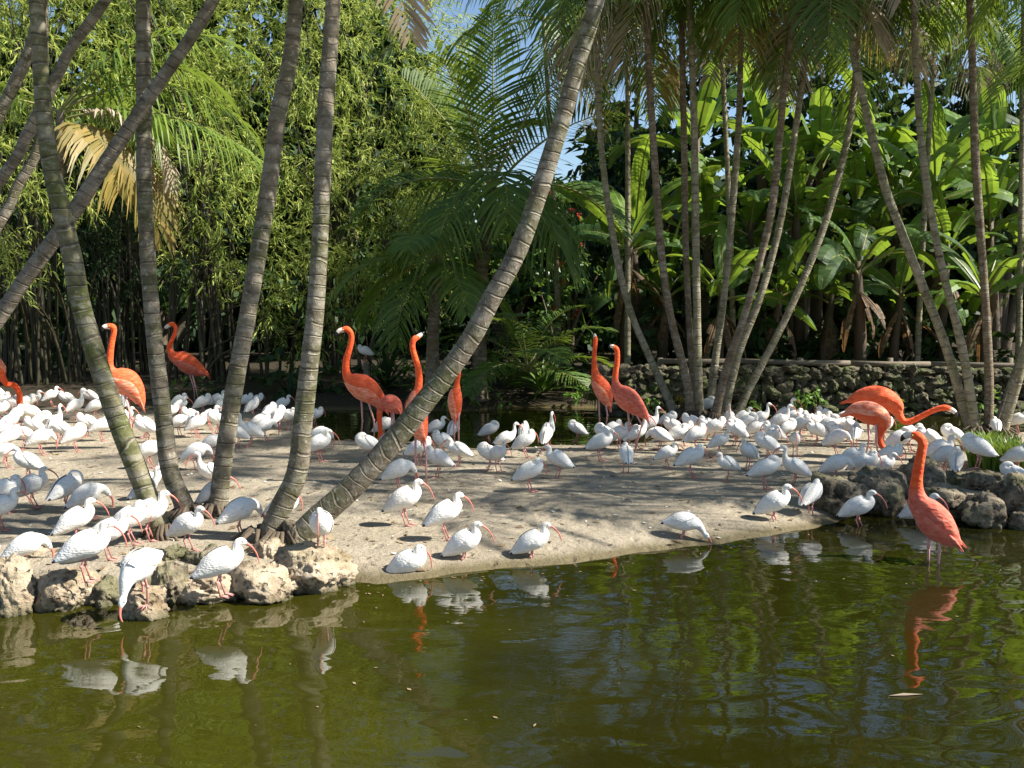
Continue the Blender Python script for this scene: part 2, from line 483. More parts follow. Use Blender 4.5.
col = mixc(t, math_(t, 'MULTIPLY', wetf, .85), col, (.10, .08, .035))
vf = N(t, 'ShaderNodeTexVoronoi', feature='F1'); vf.inputs['Scale'].default_value = 7.5
L(t, mixc(t, .1, wc, n3.outputs['Color']), vf.inputs['Vector'])
n3b = math_(t, 'ADD', n3.outputs[0], math_(t, 'MULTIPLY', ramp(t, vf.outputs[0], [(.1, (0, 0, 0)), (.3, (1, 1, 1))]).outputs[0], .45))
hh = math_(t, 'ADD', math_(t, 'MULTIPLY', n2.outputs[0], .25), math_(t, 'ADD', n3b, math_(t, 'MULTIPLY', n4.outputs[0], .12)))
p = principled(t, col, .9, hh, .9, .04, .2)
out(t, p.outputs[0])
M['sand'] = m
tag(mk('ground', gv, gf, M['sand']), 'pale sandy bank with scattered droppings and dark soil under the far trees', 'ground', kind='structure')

# ------------------------------------------------------------------ water
m, t = mat('pond_water')
wc = worldco(t)
sx = N(t, 'ShaderNodeSeparateXYZ'); L(t, wc, sx.inputs[0])
murk_fac = ramp(t, math_(t, 'ADD', math_(t, 'MULTIPLY', sx.outputs[0], .22), math_(t, 'ADD', noise_tex(t, .7, 3, .5, wc).outputs[0], .1)), [(.35, (1, 1, 1)), (.75, (0, 0, 0))]).outputs[0]  # murk colour paler towards the left, darker towards the right
murk = mixc(t, murk_fac, (.0125, .0125, .0014), (.028, .027, .0022))
wa = noise_tex(t, 1.8, 1, .4, worldco(t, (1.0, 1.5, 1)), .8)
wb = noise_tex(t, 5.5, 3, .5, worldco(t, (1, 2.0, 1)), .6)
wcn = noise_tex(t, 16, 2, .5, worldco(t, (1, 2.2, 1)), .3)
def blob(cx, cy, r):
    vm = N(t, 'ShaderNodeVectorMath', operation='DISTANCE')
    L(t, wc, vm.inputs[0]); vm.inputs[1].default_value = (cx, cy, WZ)
    return ramp(t, math_(t, 'DIVIDE', vm.outputs['Value'], r), [(.15, (1, 1, 1)), (1.0, (0, 0, 0))]).outputs[0]
b1 = gp(580, 640, WZ); b2 = gp(470, 590, WZ); b3 = gp(800, 570, WZ)
rough_zone = math_(t, 'ADD', math_(t, 'ADD', blob(b1.x, b1.y, 1.6), math_(t, 'MULTIPLY', blob(b3.x, b3.y, 1.6), .6)), .35)
h1 = math_(t, 'MULTIPLY', wa.outputs[0], 1.35)
h2 = math_(t, 'MULTIPLY', math_(t, 'MULTIPLY', wb.outputs[0], .22), rough_zone)
h3 = math_(t, 'MULTIPLY', math_(t, 'MULTIPLY', wcn.outputs[0], .035), rough_zone)
hgt = math_(t, 'ADD', math_(t, 'ADD', h1, h2), h3)
def rings(cx, cy, k, r, amp):
    vm = N(t, 'ShaderNodeVectorMath', operation='DISTANCE')
    L(t, wc, vm.inputs[0]); vm.inputs[1].default_value = (cx, cy, WZ)
    s = math_(t, 'SINE', math_(t, 'MULTIPLY', vm.outputs['Value'], k))
    return math_(t, 'MULTIPLY', math_(t, 'MULTIPLY', s, blob(cx, cy, r)), amp)
q1 = gp(118, 622, WZ); q2 = gp(930, 560, WZ); q3 = gp(535, 566, WZ); q4 = gp(717, 547, WZ)
for q, rr, am in ((q1, .9, .05), (q2, 1.3, .05), (q3, 1.1, .04), (q4, .9, .04)):
    hgt = math_(t, 'ADD', hgt, rings(q.x, q.y, 42, rr, am))
p = principled(t, murk, .015, hgt, 1.0, .0075, .5)
p.inputs['IOR'].default_value = 1.5
out(t, p.outputs[0])
M['water'] = m
wv = [(-60, -20, WZ), (60, -20, WZ), (60, 19.5, WZ), (-60, 19.5, WZ)]
tag(mk('pond_water', wv, [(0, 1, 2, 3)], M['water'], smooth=False), 'murky olive green pond water with soft ripples', 'pond', kind='structure')

# ------------------------------------------------------------------ rocks
def rock_mesh(seed, sub=4, amp=.22, pit=.05, squash=(1, 1, 1)):
    import bmesh
    bm = bmesh.new()
    bmesh.ops.create_icosphere(bm, subdivisions=sub, radius=1)
    off = Vector((seed * 3.7, seed * 1.3, seed * 2.1))
    for v in bm.verts:
        d = v.co.normalized()
        cell = noise.cell(d * 1.0 + off)
        a = noise.fractal(d * 1.1 + off, 1.0, 2.0, 5) * amp * 1.4
        b = noise.noise(d * 4 + off) * .13 + noise.noise(d * 9 + off) * .08 - abs(noise.noise(d * 6 - off)) * .16 + noise.noise(d * 19 + off) * .04
        vv = noise.voronoi(d * 5 + off)[0][0]
        c = -pit * max(0, (.35 - vv)) * 4
        r = 1 + a + b + c
        q = d * r
        # flatten facets a little
        for k, ax in enumerate(((.8, -.5, .3), (-.6, -.7, .3), (.2, -.3, .93), (0.1, .9, .3))):
            ax = Vector(ax).normalized()
            lim = .80 + .10 * noise.noise(off + ax * 5)
            dd = q.dot(ax)
            if dd > lim: q = q - ax * (dd - lim) * .7
        v.co = q
    me = bpy.data.meshes.new('boulder')
    bm.to_mesh(me); bm.free()
    me.polygons.foreach_set('use_smooth', [True] * len(me.polygons))
    return me
def boulder(x0, x1, ytop, ybot, label, seed, mat_='rock', depth=.8, sub=5, group='boulders along the pond edge', gz=-.12):
    """a boulder standing at the water's edge that spans x0..x1, ytop..ybot"""
    g = gp((x0 + x1) / 2, ybot, WZ)
    wpx = (x1 - x0)
    D = g.y
    wm = wpx / F * D / 2
    dm = wm * depth
    Y = g.y + dm * .8
    pt = at((x0 + x1) / 2, ytop, Y)
    wm = wpx / F * Y / 2
    top = pt.z
    zb = gz
    hm = max((top - zb) / 2 * 1.12, .06)
    me = rock_mesh(seed, sub, .32 if mat_ == 'rock_dark' else .24, .07)
    me.materials.append(M[mat_])
    o = bpy.data.objects.new('boulder', me)
    C.objects.link(o)
    o.location = (pt.x, Y, (top + zb) / 2 - .01)
    o.scale = (wm * 1.05, dm * 1.08, hm)
    o.rotation_euler = (0, 0, random.uniform(-.25, .25))
    tag(o, label, 'rock', group)
    return o
rocks = []
RL = [
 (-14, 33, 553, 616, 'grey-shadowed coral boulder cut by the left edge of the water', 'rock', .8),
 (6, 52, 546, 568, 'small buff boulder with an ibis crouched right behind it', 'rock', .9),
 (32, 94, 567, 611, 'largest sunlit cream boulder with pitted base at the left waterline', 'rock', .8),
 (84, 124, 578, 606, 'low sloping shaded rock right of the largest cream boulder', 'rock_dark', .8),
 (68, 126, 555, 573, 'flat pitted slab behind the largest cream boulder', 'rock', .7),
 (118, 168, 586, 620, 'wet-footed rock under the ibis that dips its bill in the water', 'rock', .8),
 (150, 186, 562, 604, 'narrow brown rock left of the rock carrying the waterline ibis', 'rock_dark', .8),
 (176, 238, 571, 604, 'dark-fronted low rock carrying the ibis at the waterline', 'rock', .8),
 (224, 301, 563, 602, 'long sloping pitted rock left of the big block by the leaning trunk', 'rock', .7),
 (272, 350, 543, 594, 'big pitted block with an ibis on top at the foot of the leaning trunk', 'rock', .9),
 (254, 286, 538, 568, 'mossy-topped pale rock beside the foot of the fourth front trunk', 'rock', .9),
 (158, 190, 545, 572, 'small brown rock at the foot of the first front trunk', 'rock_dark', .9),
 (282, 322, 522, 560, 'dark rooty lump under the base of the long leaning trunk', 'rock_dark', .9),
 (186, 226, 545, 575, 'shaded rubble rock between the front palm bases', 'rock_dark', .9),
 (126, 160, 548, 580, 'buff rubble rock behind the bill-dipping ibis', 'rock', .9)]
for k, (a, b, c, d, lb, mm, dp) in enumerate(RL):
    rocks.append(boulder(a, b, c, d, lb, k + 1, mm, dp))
RR = [
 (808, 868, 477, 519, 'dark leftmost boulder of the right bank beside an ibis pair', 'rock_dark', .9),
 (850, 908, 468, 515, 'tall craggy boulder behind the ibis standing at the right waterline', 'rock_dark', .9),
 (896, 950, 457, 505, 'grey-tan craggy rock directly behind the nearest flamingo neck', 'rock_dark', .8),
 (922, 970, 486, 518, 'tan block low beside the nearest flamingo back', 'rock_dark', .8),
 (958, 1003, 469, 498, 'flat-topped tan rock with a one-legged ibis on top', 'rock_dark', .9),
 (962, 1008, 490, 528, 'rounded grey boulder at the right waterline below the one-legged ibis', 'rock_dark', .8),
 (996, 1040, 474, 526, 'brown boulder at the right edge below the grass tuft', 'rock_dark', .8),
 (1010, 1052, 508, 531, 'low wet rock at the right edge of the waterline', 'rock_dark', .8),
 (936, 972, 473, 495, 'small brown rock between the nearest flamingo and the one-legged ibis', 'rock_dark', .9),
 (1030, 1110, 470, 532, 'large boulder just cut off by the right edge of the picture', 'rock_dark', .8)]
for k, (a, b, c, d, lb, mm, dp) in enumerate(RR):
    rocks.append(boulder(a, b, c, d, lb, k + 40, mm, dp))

# dry stone wall behind the channel: one wall, its stones are its pattern
def stone_wall():
    wx0, wx1 = gp(600, 410).x, gp(1060, 412).x + 3
    base_y = far_line(np.array([6.0]))[0] + .12
    zt0 = at(700, 372, base_y).z
    V = []; Fc = []; b = 0
    protos = []
    import bmesh
    for s_ in range(7):
        me = rock_mesh(90 + s_, 4, .40, .12)
        v = np.zeros(len(me.vertices) * 3); me.vertices.foreach_get('co', v); v = v.reshape(-1, 3)
        f = np.array([p.vertices[:] for p in me.polygons])
        protos.append((v, f)); bpy.data.meshes.remove(me)
    z = WZ - .05
    row = 0
    while z < zt0 - .03:
        rh = random.uniform(.12, .21)
        x = wx0 + random.uniform(-.2, .1)
        while x < wx1:
            ww = random.choice([.14, .2, .26, .34]) * random.uniform(.8, 1.2)
            v, f = random.choice(protos)
            a = random.uniform(0, 6.28)
            ca, sa = math.cos(a), math.sin(a)
            q = v @ np.array([[ca, 0, -sa], [0, 1, 0], [sa, 0, ca]])
            a2 = random.uniform(0, 6.28); ca, sa = math.cos(a2), math.sin(a2)
            q = q @ np.array([[ca, sa, 0], [-sa, ca, 0], [0, 0, 1]])
            hs = rh * random.uniform(.45, .85)
            yy = base_y + random.uniform(-.05, .05) + (z - WZ) * .10
            q = q * np.array([ww * .56, .13, hs]) + np.array([x + ww / 2, yy, z + rh / 2 + random.uniform(-.05, .05)])
            V.append(q); Fc.append(f + b); b += len(q)
            x += ww * random.uniform(.86, 1.0)
        z += rh * .92
        row += 1
    o = mk('stone_wall', np.concatenate(V), np.concatenate(Fc), M['rock_wall'])
    o2 = MB(); o2.box(((wx0 + wx1) / 2, base_y + .42, (zt0 - .1 + WZ) / 2 - .1), (wx1 - wx0, .5, zt0 - WZ + .05))
    bk = o2.build('wall_core', M['bark'], o, False)
    tag(o, 'low mossy dry stone wall of rough lumps along the far bank on the right', 'stone wall')
    return base_y, zt0
WALL_Y, WALL_Z = stone_wall()

# wooden rail fence above the wall
def rail_fence():
    e = empty('rail_fence', at(700, 362, WALL_Y + .55) * 1)
    e.location.z = 0
    o0 = e.location.copy()
    def loc(p): return p - o0
    Y = WALL_Y + .55
    pts = [(660, 361), (740, 361), (850, 363), (930, 364), (1100, 366), (1250, 367)]
    for (a, b) in zip(pts[:-1], pts[1:]):
        m_ = MB()
        p0, p1 = at(a[0], a[1], Y), at(b[0], b[1], Y)
        m_.tube([loc(p0), loc(p0.lerp(p1, .5)) + Vector((0, 0, -.01)), loc(p1)], .045, 8)
        m_.build('rail', M['wood'], e)
    for x in (660, 800, 890, 1010, 1140):
        m_ = MB()
        p = at(x, 358, Y + .07)
        m_.tube([loc(Vector((p.x, p.y, -.1))), loc(Vector((p.x + .01, p.y, .4))), loc(p)], .055, 8)
        m_.build('post', M['wood'], e)
    tag(e, 'weathered wooden rail on low posts above the stone wall', 'fence')
rail_fence()

m_ = MB()
q = at(366, 362, 19.0)
m_.tube([(q.x, q.y, -.1), (q.x + .02, q.y, q.z * .5), (q.x, q.y, q.z - .01)], [.07, .06, .06], 8)
tag(m_.build('wooden_post', M['wood']), 'short grey wooden post in the greenery with a distant ibis perched on it', 'post')
# low log border at the back left
m_ = MB()
P0, P1 = gp(20, 412), gp(100, 414)
m_.tube([P0 + Vector((0, 0, .02)), P0.lerp(P1, .5) + Vector((0, .06, .04)), P1 + Vector((0, 0, .02))], [.04, .05, .035], 8)
tag(m_.build('log', M['wood']), 'thin brown log lying across the sand behind the left flock', 'log')

# ------------------------------------------------------------------ palms
def frond(origin, az, el0, length, droop, n=34, ll=.55, lw=.035, hang=.35, twist=0.0, missing=0.0):
    """returns verts, quads of leaflets and the rachis curve"""
    V = []; Q = []
    pts = []
    p = np.array(origin, float)
    steps = 26
    d0 = np.array([math.sin(az), math.cos(az), 0.0])
    for i in range(steps + 1):
        tt = i / steps
        el = el0 - droop * (tt ** 1.3)
        pts.append(p.copy())
        p = p + (d0 * math.cos(el) + np.array([0, 0, 1]) * math.sin(el)) * (length / steps)
    pts = np.array(pts)
    def P(u):
        x = u * steps; i = min(int(x), steps - 1); f = x - i
        return pts[i] * (1 - f) + pts[i + 1] * f, (pts[i + 1] - pts[i]) / np.linalg.norm(pts[i + 1] - pts[i])
    side0 = np.array([math.cos(az), -math.sin(az), 0.0])
    for k in range(n):
        u = .14 + .86 * (k + .5) / n
        c, tg = P(min(u, .999))
        upv = np.cross(side0, tg)
        if upv[2] < 0: upv = -upv
        s_rot = side0 * math.cos(twist) + upv * math.sin(twist)
        prof = min(1, (u - .08) / .22) * (1.0 - .72 * max(0, (u - .55) / .45) ** 1.3)
        for sg in (-1, 1):
            if random.random() < missing: continue
            l = ll * prof * random.uniform(.85, 1.12)
            fwd = .35 + .55 * u + random.uniform(-.1, .1)
            dr = tg * fwd + s_rot * sg * 1.0 + upv * random.uniform(.05, .35)
            dr /= np.linalg.norm(dr)
            wv_ = np.cross(dr, upv); wv_ /= np.linalg.norm(wv_) + 1e-9
            wv_ = wv_ * math.cos(.5 * sg) + upv * math.sin(.5 * sg)
            b = len(V)
            g = np.array([0, 0, -1.0])
            h_ = hang * random.uniform(.6, 1.3)
            p0 = c; p1 = c + dr * l * .45 + g * l * h_ * .18; p2 = c + dr * l * .80 + g * l * h_ * .62; p3 = c + dr * l + g * l * h_ * 1.05
            w0 = lw * .5
            V += [p0 - wv_ * w0 * .4, p0 + wv_ * w0 * .4, p1 - wv_ * w0, p1 + wv_ * w0, p2 - wv_ * w0 * .75, p2 + wv_ * w0 * .75, p3 - wv_ * w0 * .1, p3 + wv_ * w0 * .1]
            Q += [(b, b + 1, b + 3, b + 2), (b + 2, b + 3, b + 5, b + 4), (b + 4, b + 5, b + 7, b + 6)]
    return V, Q, pts

def add_frond(parent, o0, origin, az, el0, length, droop, leafm='palm_leaf', rz=.018, **kw):
    V, Q, pts = frond(np.array(origin) - np.array(o0), az, el0, length, droop, **kw)
    mb = MB()
    mb.add(V, Q, 0)
    sel = pts[::3]
    mb.tube(sel, [rz * (1 - .8 * i / (len(sel) - 1)) for i in range(len(sel))], 4, 1)
    return mb.build('frond', [M[leafm], M['rachis']], parent, smooth=False)

def crown(parent, o0, top, n, length, leafm='palm_leaf', el=(1.2, -.35), droop=(1.1, 1.7), az0=None, azr=None, ll=.6, nn=30, lw=.04, dry=0, missing=.03, hang=.4):
    a0 = random.uniform(0, 6.28) if az0 is None else az0
    for i in range(n):
        f = i / max(1, n - 1)
        az = a0 + i * 2.39996 if azr is None else azr[i % len(azr)]
        e0 = el[0] + (el[1] - el[0]) * f + random.uniform(-.1, .1)
        dr = random.uniform(*droop) * (1 - .35 * max(0, e0 < 0))
        lm = leafm
        if dry and i >= n - dry: lm = 'palm_dry' if random.random() < .5 else 'palm_yellow'
        add_frond(parent, o0, top, az, e0, length * random.uniform(.85, 1.1), dr, lm, n=nn, ll=ll, lw=lw, hang=hang * random.uniform(.7, 1.4), missing=missing, twist=random.uniform(-.3, .3))

def trunk_mesh(parent, o0, pts, radii, matn, ringh=.11, nseg=16, name='trunk', bulge=.05):
    P = np.array([[*(Vector(p) - Vector(o0))] + [r] for p, r in zip(pts, radii)])
    fine = resample(P, 40)
    seg = np.linalg.norm(np.diff(fine[:, :3], axis=0), axis=1)
    cum = np.concatenate([[0], np.cumsum(seg)])
    tot = cum[-1]
    step = ringh / 4
    n = int(tot / step)
    V = []; A = []
    prev = None
    for i in range(n + 1):
        s = tot * i / n
        row = [np.interp(s, cum, fine[:, k]) for k in range(4)]
        row2 = [np.interp(min(s + .05, tot), cum, fine[:, k]) for k in range(3)]
        row1 = [np.interp(max(s - .05, 0), cum, fine[:, k]) for k in range(3)]
        tg = Vector(row2) - Vector(row1); tg.normalize()
        if prev is None: u = tg.cross(Vector((0, 1, 0))).normalized()
        else: u = (prev - tg * prev.dot(tg)).normalized()
        prev = u
        v_ = tg.cross(u)
        ph = (s / ringh) % 1
        rr = row[3] * (1 + bulge * (1 if ph < .3 else 0) - bulge * .3 * ph + .025 * math.sin(s * 2.1 + P[0][0]))
        flare = 1 + .30 * math.exp(-s / .16)
        for k in range(nseg):
            a = 2 * PI * k / nseg
            rn = rr * flare * (1 + .05 * noise.noise(Vector((math.cos(a) * 1.5, math.sin(a) * 1.5, s * 3 + P[0][0] * 5))))
            q = Vector(row[:3]) + (u * math.cos(a) + v_ * math.sin(a)) * rn
            V.append(q); A.append(s)
    Fs = []
    for i in range(n):
        for k in range(nseg):
            k2 = (k + 1) % nseg
            Fs.append((i * nseg + k, (i) * nseg + k2, (i + 1) * nseg + k2, (i + 1) * nseg + k))
    o = mk(name, V, Fs, M[matn], parent)
    at_ = o.data.attributes.new('along', 'FLOAT', 'POINT')
    at_.data.foreach_set('value', A)
    return Vector(V[-1]) + Vector(o0)

def palm(name, label, path, widths, matn, base=None, Y=None, dY=0.0, ztop=6.5, crown_kw=None, ringh=.11, bulge=.008, curve_up=.5, shaft=True, group='palm trees on the sand bank', roots=True, nofrond=False):
    """path: picture points from foot to the highest visible point; dY: how far the top leans away"""
    if Y is None:
        base = gp(*path[0]); Y = base.y
    n = len(path)
    pts = []; rad = []
    thin = .84 if 'clump' in group else 1.0
    for i, (x, y) in enumerate(path):
        yy = Y + dY * i / (n - 1)
        q = at(x, y, yy)
        pts.append(q)
        a_, b_ = path[max(i - 1, 0)], path[min(i + 1, n - 1)]
        tilt = abs(a_[1] - b_[1]) / math.hypot(a_[0] - b_[0], a_[1] - b_[1])     # widths were read along the horizontal
        rad.append(widths[i] * thin * (.25 + .75 * tilt) * .84 / F * yy / 2)
    if path[0][1] > 396: pts[0].z = min(pts[0].z, 0) - .08
    # carry on to the crown
    d = (pts[-1] - pts[-2]).normalized()
    p = pts[-1].copy()
    while p.z < ztop:
        d = (d + Vector((0, 0, 1)) * .18 * curve_up).normalized()
        p = p + d * .9
        pts.append(p.copy()); rad.append(max(rad[-1] * .96, .03))
    o0 = Vector((pts[0].x, pts[0].y, 0 if pts[0].z < .5 else pts[0].z))
    e = empty(name, o0)
    top = trunk_mesh(e, o0, pts, rad, matn, ringh, bulge=bulge)
    d = (pts[-1] - pts[-2]).normalized()
    if shaft:
        mb = MB()
        r = rad[-1]
        mb.tube([pts[-1] - o0, pts[-1] - o0 + d * .2, pts[-1] - o0 + d * .7, pts[-1] - o0 + d * .95], [r * 1.15, r * 1.35, r * 1.05, r * .6], 12)
        mb.build('crownshaft', M['crownshaft'], e)
        top = pts[-1] + d * .85
    if roots and pts[0].z < .1:
        mb = MB()
        for k in range(18):
            a = random.uniform(0, 6.28); l = random.uniform(.06, .26)
            c0 = Vector((math.cos(a), math.sin(a), 0))
            r0 = rad[0]
            mb.tube([c0 * r0 * .8 + Vector((0, 0, .14)), c0 * (r0 * 1.15 + l * .35) + Vector((0, 0, .07)), c0 * (r0 * 1.2 + l) + Vector((random.uniform(-.05, .05), 0, -.02))], [.022, .018, .012], 5)
        mb.build('roots', M['bark'], e)
    kw = dict(n=11, length=2.6)
    if crown_kw: kw.update(crown_kw)
    if not nofrond:
        nf = kw.pop('n'); ln = kw.pop('length')
        crown(e, o0, top, nf, ln, **kw)
    tag(e, label, 'palm tree', group)
    return e

FR = dict(n=12, length=2.5, ll=.62, nn=34, lw=.045)
palm('palm_tree', 'green-tinged ringed palm leaning left, first of the front trunks with a low crown', [(166, 540), (146, 492), (115, 413), (83, 313), (72, 256), (50, 160), (43, 100), (39, 40)],
     [27, 25, 24, 24, 23, 20, 18, 17], 'trunk_green', ztop=4.6, crown_kw=dict(n=10, length=2.1, ll=.5, nn=34, el=(1.2, .1), droop=(1.2, 1.8)))
palm('palm_tree', 'straight upright front palm trunk with grey and green patches, second from the left', [(190, 520), (183, 503), (170, 470), (163, 413), (152, 313), (145, 200), (144, 100), (143, 0)],
     [23, 22, 21, 20, 19, 18, 17, 16], 'trunk_near', ztop=6.8, crown_kw=FR)
palm('palm_tree', 'grey ringed front palm leaning slightly right, third trunk from the left', [(216, 518), (221, 480), (233, 397), (248, 313), (267, 200), (278, 117), (290, 60), (296, 0)],
     [23, 21, 21, 21, 20, 19, 18, 17], 'trunk_near', ztop=7.4, crown_kw=FR)
palm('palm_tree', 'pale ringed front palm with curved dark foot, fourth trunk from the left', [(261, 545), (281, 508), (297, 472), (304, 413), (315, 313), (321, 220), (325, 120), (330, 50), (333, 0)],
     [30, 28, 25, 23, 22, 20, 19, 18, 17], 'trunk_near', ztop=7.0, crown_kw=FR)
palm('palm_tree', 'long palm trunk leaning strongly to the right across the picture centre', [(283, 548), (312, 524), (352, 487), (387, 449), (424, 403), (468, 343), (491, 300), (521, 243), (558, 133), (575, 73), (597, 0)],
     [44, 40, 35, 33, 31, 28, 26, 23, 21, 20, 19], 'trunk_near', ztop=5.3, crown_kw=dict(FR, dry=1), curve_up=.8)
palm('palm_tree', 'brown palm trunk slanting diagonally up right behind the first two front trunks', [(-150, 528), (-60, 402), (0, 316), (23, 282), (73, 213), (110, 156), (163, 77), (187, 43), (213, 0)],
     [24, 23, 21, 21, 20, 18, 17, 16, 16], 'trunk_dark', ztop=5.0, crown_kw=dict(FR, dry=2))
palm('palm_tree', 'dark palm trunk slanting up right in the upper left corner', [(-250, 500), (-150, 370), (0, 180), (27, 135), (53, 84), (73, 45), (100, 8)],
     [17, 17, 15, 15, 14, 14, 14], 'trunk_dark', ztop=6.5, crown_kw=dict(n=9, length=2.4))
palm('palm_tree', 'pale sunlit palm trunk crossing the top left corner', [(-190, 480), (-90, 280), (0, 112), (17, 78), (32, 44), (41, 0)],
     [16, 16, 15, 15, 14, 14], 'trunk_near', ztop=6.5, crown_kw=dict(n=9, length=2.4))
palm('palm_tree', 'thin pale trunk at the left edge just below the dark slanting trunks', [(-170, 470), (-80, 350), (0, 222), (17, 187), (37, 150), (43, 100), (43, 40)],
     [14, 14, 13, 12, 12, 12, 12], 'trunk_near', ztop=7, crown_kw=dict(n=8, length=2.2))

G2 = 'thin palms in the clump before the channel'
FC = dict(n=11, length=2.4, ll=.72, nn=38, lw=.034, el=(.7, -.7), droop=(.9, 1.6), dry=1, hang=.6)
clump2 = [
 ('leftmost curved thin palm of the middle clump, sweeping up and left', [(679, 418), (654, 367), (631, 313), (618, 263), (606, 190), (600, 130), (597, 60), (596, 0)], [13, 11, 10, 10, 9, 9, 9, 9], 'trunk_far', 5.6, .3),
 ('thin brown palm just left of the clump centre, gently leaning left', [(691, 420), (686, 380), (670, 313), (661, 250), (655, 167), (650, 90), (646, 0)], [14, 12, 11, 11, 10, 10, 9], 'trunk_rough', 6.4, .2),
 ('thin dark palm behind the upright stem of the middle clump', [(696, 414), (692, 370), (686, 256), (684, 140), (682, 40), (682, 0)], [10, 9, 9, 9, 8, 8], 'trunk_rough', 6.0, .4),
 ('upright slim palm in the centre of the middle clump', [(700, 419), (698, 370), (696, 256), (694, 120), (691, 40), (690, 0)], [13, 12, 11, 10, 9, 9], 'trunk_far', 6.8, 0.1),
 ('slim yellow-green palm leaning slightly right in the middle clump', [(709, 415), (714, 370), (726, 280), (733, 200), (739, 117), (741, 40), (743, 0)], [12, 11, 10, 10, 9, 8, 8], 'trunk_far', 6.2, .3),
 ('thick rough-barked palm leaning right in the middle clump', [(713, 421), (726, 370), (743, 320), (760, 260), (773, 200), (783, 100), (790, 40), (793, 0)], [13, 12, 11, 11, 11, 10, 10, 9], 'trunk_rough', 6.0, -.2),
 ('pale smooth palm leaning right beside the rough-barked one', [(722, 419), (738, 355), (760, 297), (780, 223), (795, 133), (805, 60), (810, 0)], [13, 12, 11, 10, 9, 9, 8], 'trunk_far', 6.6, .2),
 ('rightmost palm of the middle clump, bowing far out to the right', [(734, 419), (750, 387), (780, 330), (806, 273), (826, 220), (845, 150), (855, 83), (858, 30)], [12, 12, 11, 11, 10, 10, 9, 9], 'trunk_far', 5.4, .5)]
for lb, pth, wd, mm, zt, dy in clump2:
    palm('palm_tree', lb, pth, wd, mm, ztop=zt - .3, dY=dy, ringh=.13, crown_kw=dict(FC), group=G2)
G3 = 'thin palms in the right clump'
clump3 = [
 ('leftmost long palm of the right clump, sweeping up and left', [(975, 434), (965, 413), (946, 347), (922, 285), (899, 225), (885, 187), (869, 123), (855, 60), (849, 0)], [14, 14, 13, 13, 12, 12, 11, 11, 11], 'trunk_far', 5.8, .5),
 ('slim mottled palm second from left in the right clump', [(978, 436), (972, 405), (962, 347), (945, 280), (932, 217), (922, 150), (917, 83), (914, 10)], [13, 13, 12, 11, 10, 10, 9, 9], 'trunk_far', 6.6, .2),
 ('dark upright palm standing vertically in the right clump', [(988, 434), (989, 380), (985, 297), (979, 213), (975, 150), (973, 80), (970, 0)], [13, 12, 11, 11, 11, 10, 10], 'trunk_rough', 6.6, 0),
 ('palm at the right edge leaning out to the right', [(999, 436), (1010, 405), (1021, 367), (1040, 300), (1062, 220), (1080, 100)], [16, 15, 14, 13, 12, 12], 'trunk_far', 5.8, -.2),
 ('short shadowed palm stem just left of the right-leaning edge palm', [(994, 430), (1003, 410), (1013, 380), (1034, 320), (1060, 240)], [12, 12, 11, 11, 11], 'trunk_dark', 5.0, .6)]
for lb, pth, wd, mm, zt, dy in clump3:
    palm('palm_tree', lb, pth, wd, mm, ztop=zt, dY=dy, ringh=.13, crown_kw=dict(FC), group=G3)

# palms beyond the right edge whose shade falls on the sand
def free_palm(label, x, y, lean, zt, matn='trunk_far', r=.09, n=10, length=2.6, name='palm_tree', group='palms standing behind', ll=.65, **kw):
    pts = []; rad = []
    k = 7
    for i in range(k):
        f = i / (k - 1)
        pts.append(Vector((x + lean[0] * f ** 1.4, y + lean[1] * f, zt * f - .1)))
        rad.append(r * (1 - .3 * f))
    e = empty(name, (x, y, 0))
    trunk_mesh(e, Vector((x, y, 0)), pts, rad, matn, .13)
    crown(e, Vector((x, y, 0)), pts[-1], n, length, ll=ll, **kw)
    tag(e, label, 'palm tree', group)
    return e
for x_, y_, z_, n_, l_, lb_ in ((7.5, 8.7, 6.9, 15, 2.5, 'palm outside the right edge nearest the water'), (9.6, 9.7, 7.7, 13, 2.5, 'second palm outside the right edge'),
                           (10.2, 8.6, 6.4, 8, 2.0, 'palm outside the right edge over the water'),
                           (7.0, 10.3, 9.6, 6, 1.8, 'very tall thin palm outside the right edge'), (7.9, 11.2, 10.2, 6, 1.8, 'taller thin palm outside the right edge'),
                           (8.8, 9.3, 11.0, 6, 1.8, 'tallest thin palm outside the right edge'), (9.4, 12.2, 10.8, 6, 1.8, 'rearmost tall palm outside the right edge')):
    free_palm(lb_, x_, y_, (random.uniform(-.3, .3), .1), z_, n=n_, length=l_)

# middle palm beyond the channel with upright fronds
Ym = 18.2
e = empty('feather_palm', (at(494, 300, Ym).x, Ym, .1))
o0 = e.location.copy()
bx = at(480, 380, Ym)
top = at(492, 190, Ym)
trunk_mesh(e, o0, [Vector((bx.x, Ym, 0)), bx.lerp(top, .5) + Vector((-.1, 0, 0)), top], [.13, .12, .11], 'trunk_rough', .09)
def FRO(az, el, ln, dr, **kw):
    k = dict(n=38, ll=.95, lw=.052, hang=.15)
    k.update(kw); m_ = k.pop('leafm', 'palm_leaf')
    add_frond(e, o0, top, az, el, ln, dr, m_, rz=.03, **k)
FRO(R(172), 1.52, 3.0, .12, ll=1.0)
FRO(R(-70), 1.02, 2.8, .35, ll=.85, twist=1.0)
FRO(R(75), .85, 2.9, .7, ll=.85, twist=-1.0)
FRO(R(100), 1.2, 2.9, .6, ll=.9, twist=-.9)
FRO(R(-140), 1.2, 2.7, .5)
FRO(R(-95), .35, 2.6, 1.3, hang=.5, twist=.6)
FRO(R(95), .25, 2.7, 1.4, hang=.5, twist=-.6)
FRO(R(170), .5, 2.3, 2.2, hang=.6, leafm='palm_leaf')
FRO(R(140), .1, 2.2, 1.5, hang=.9)
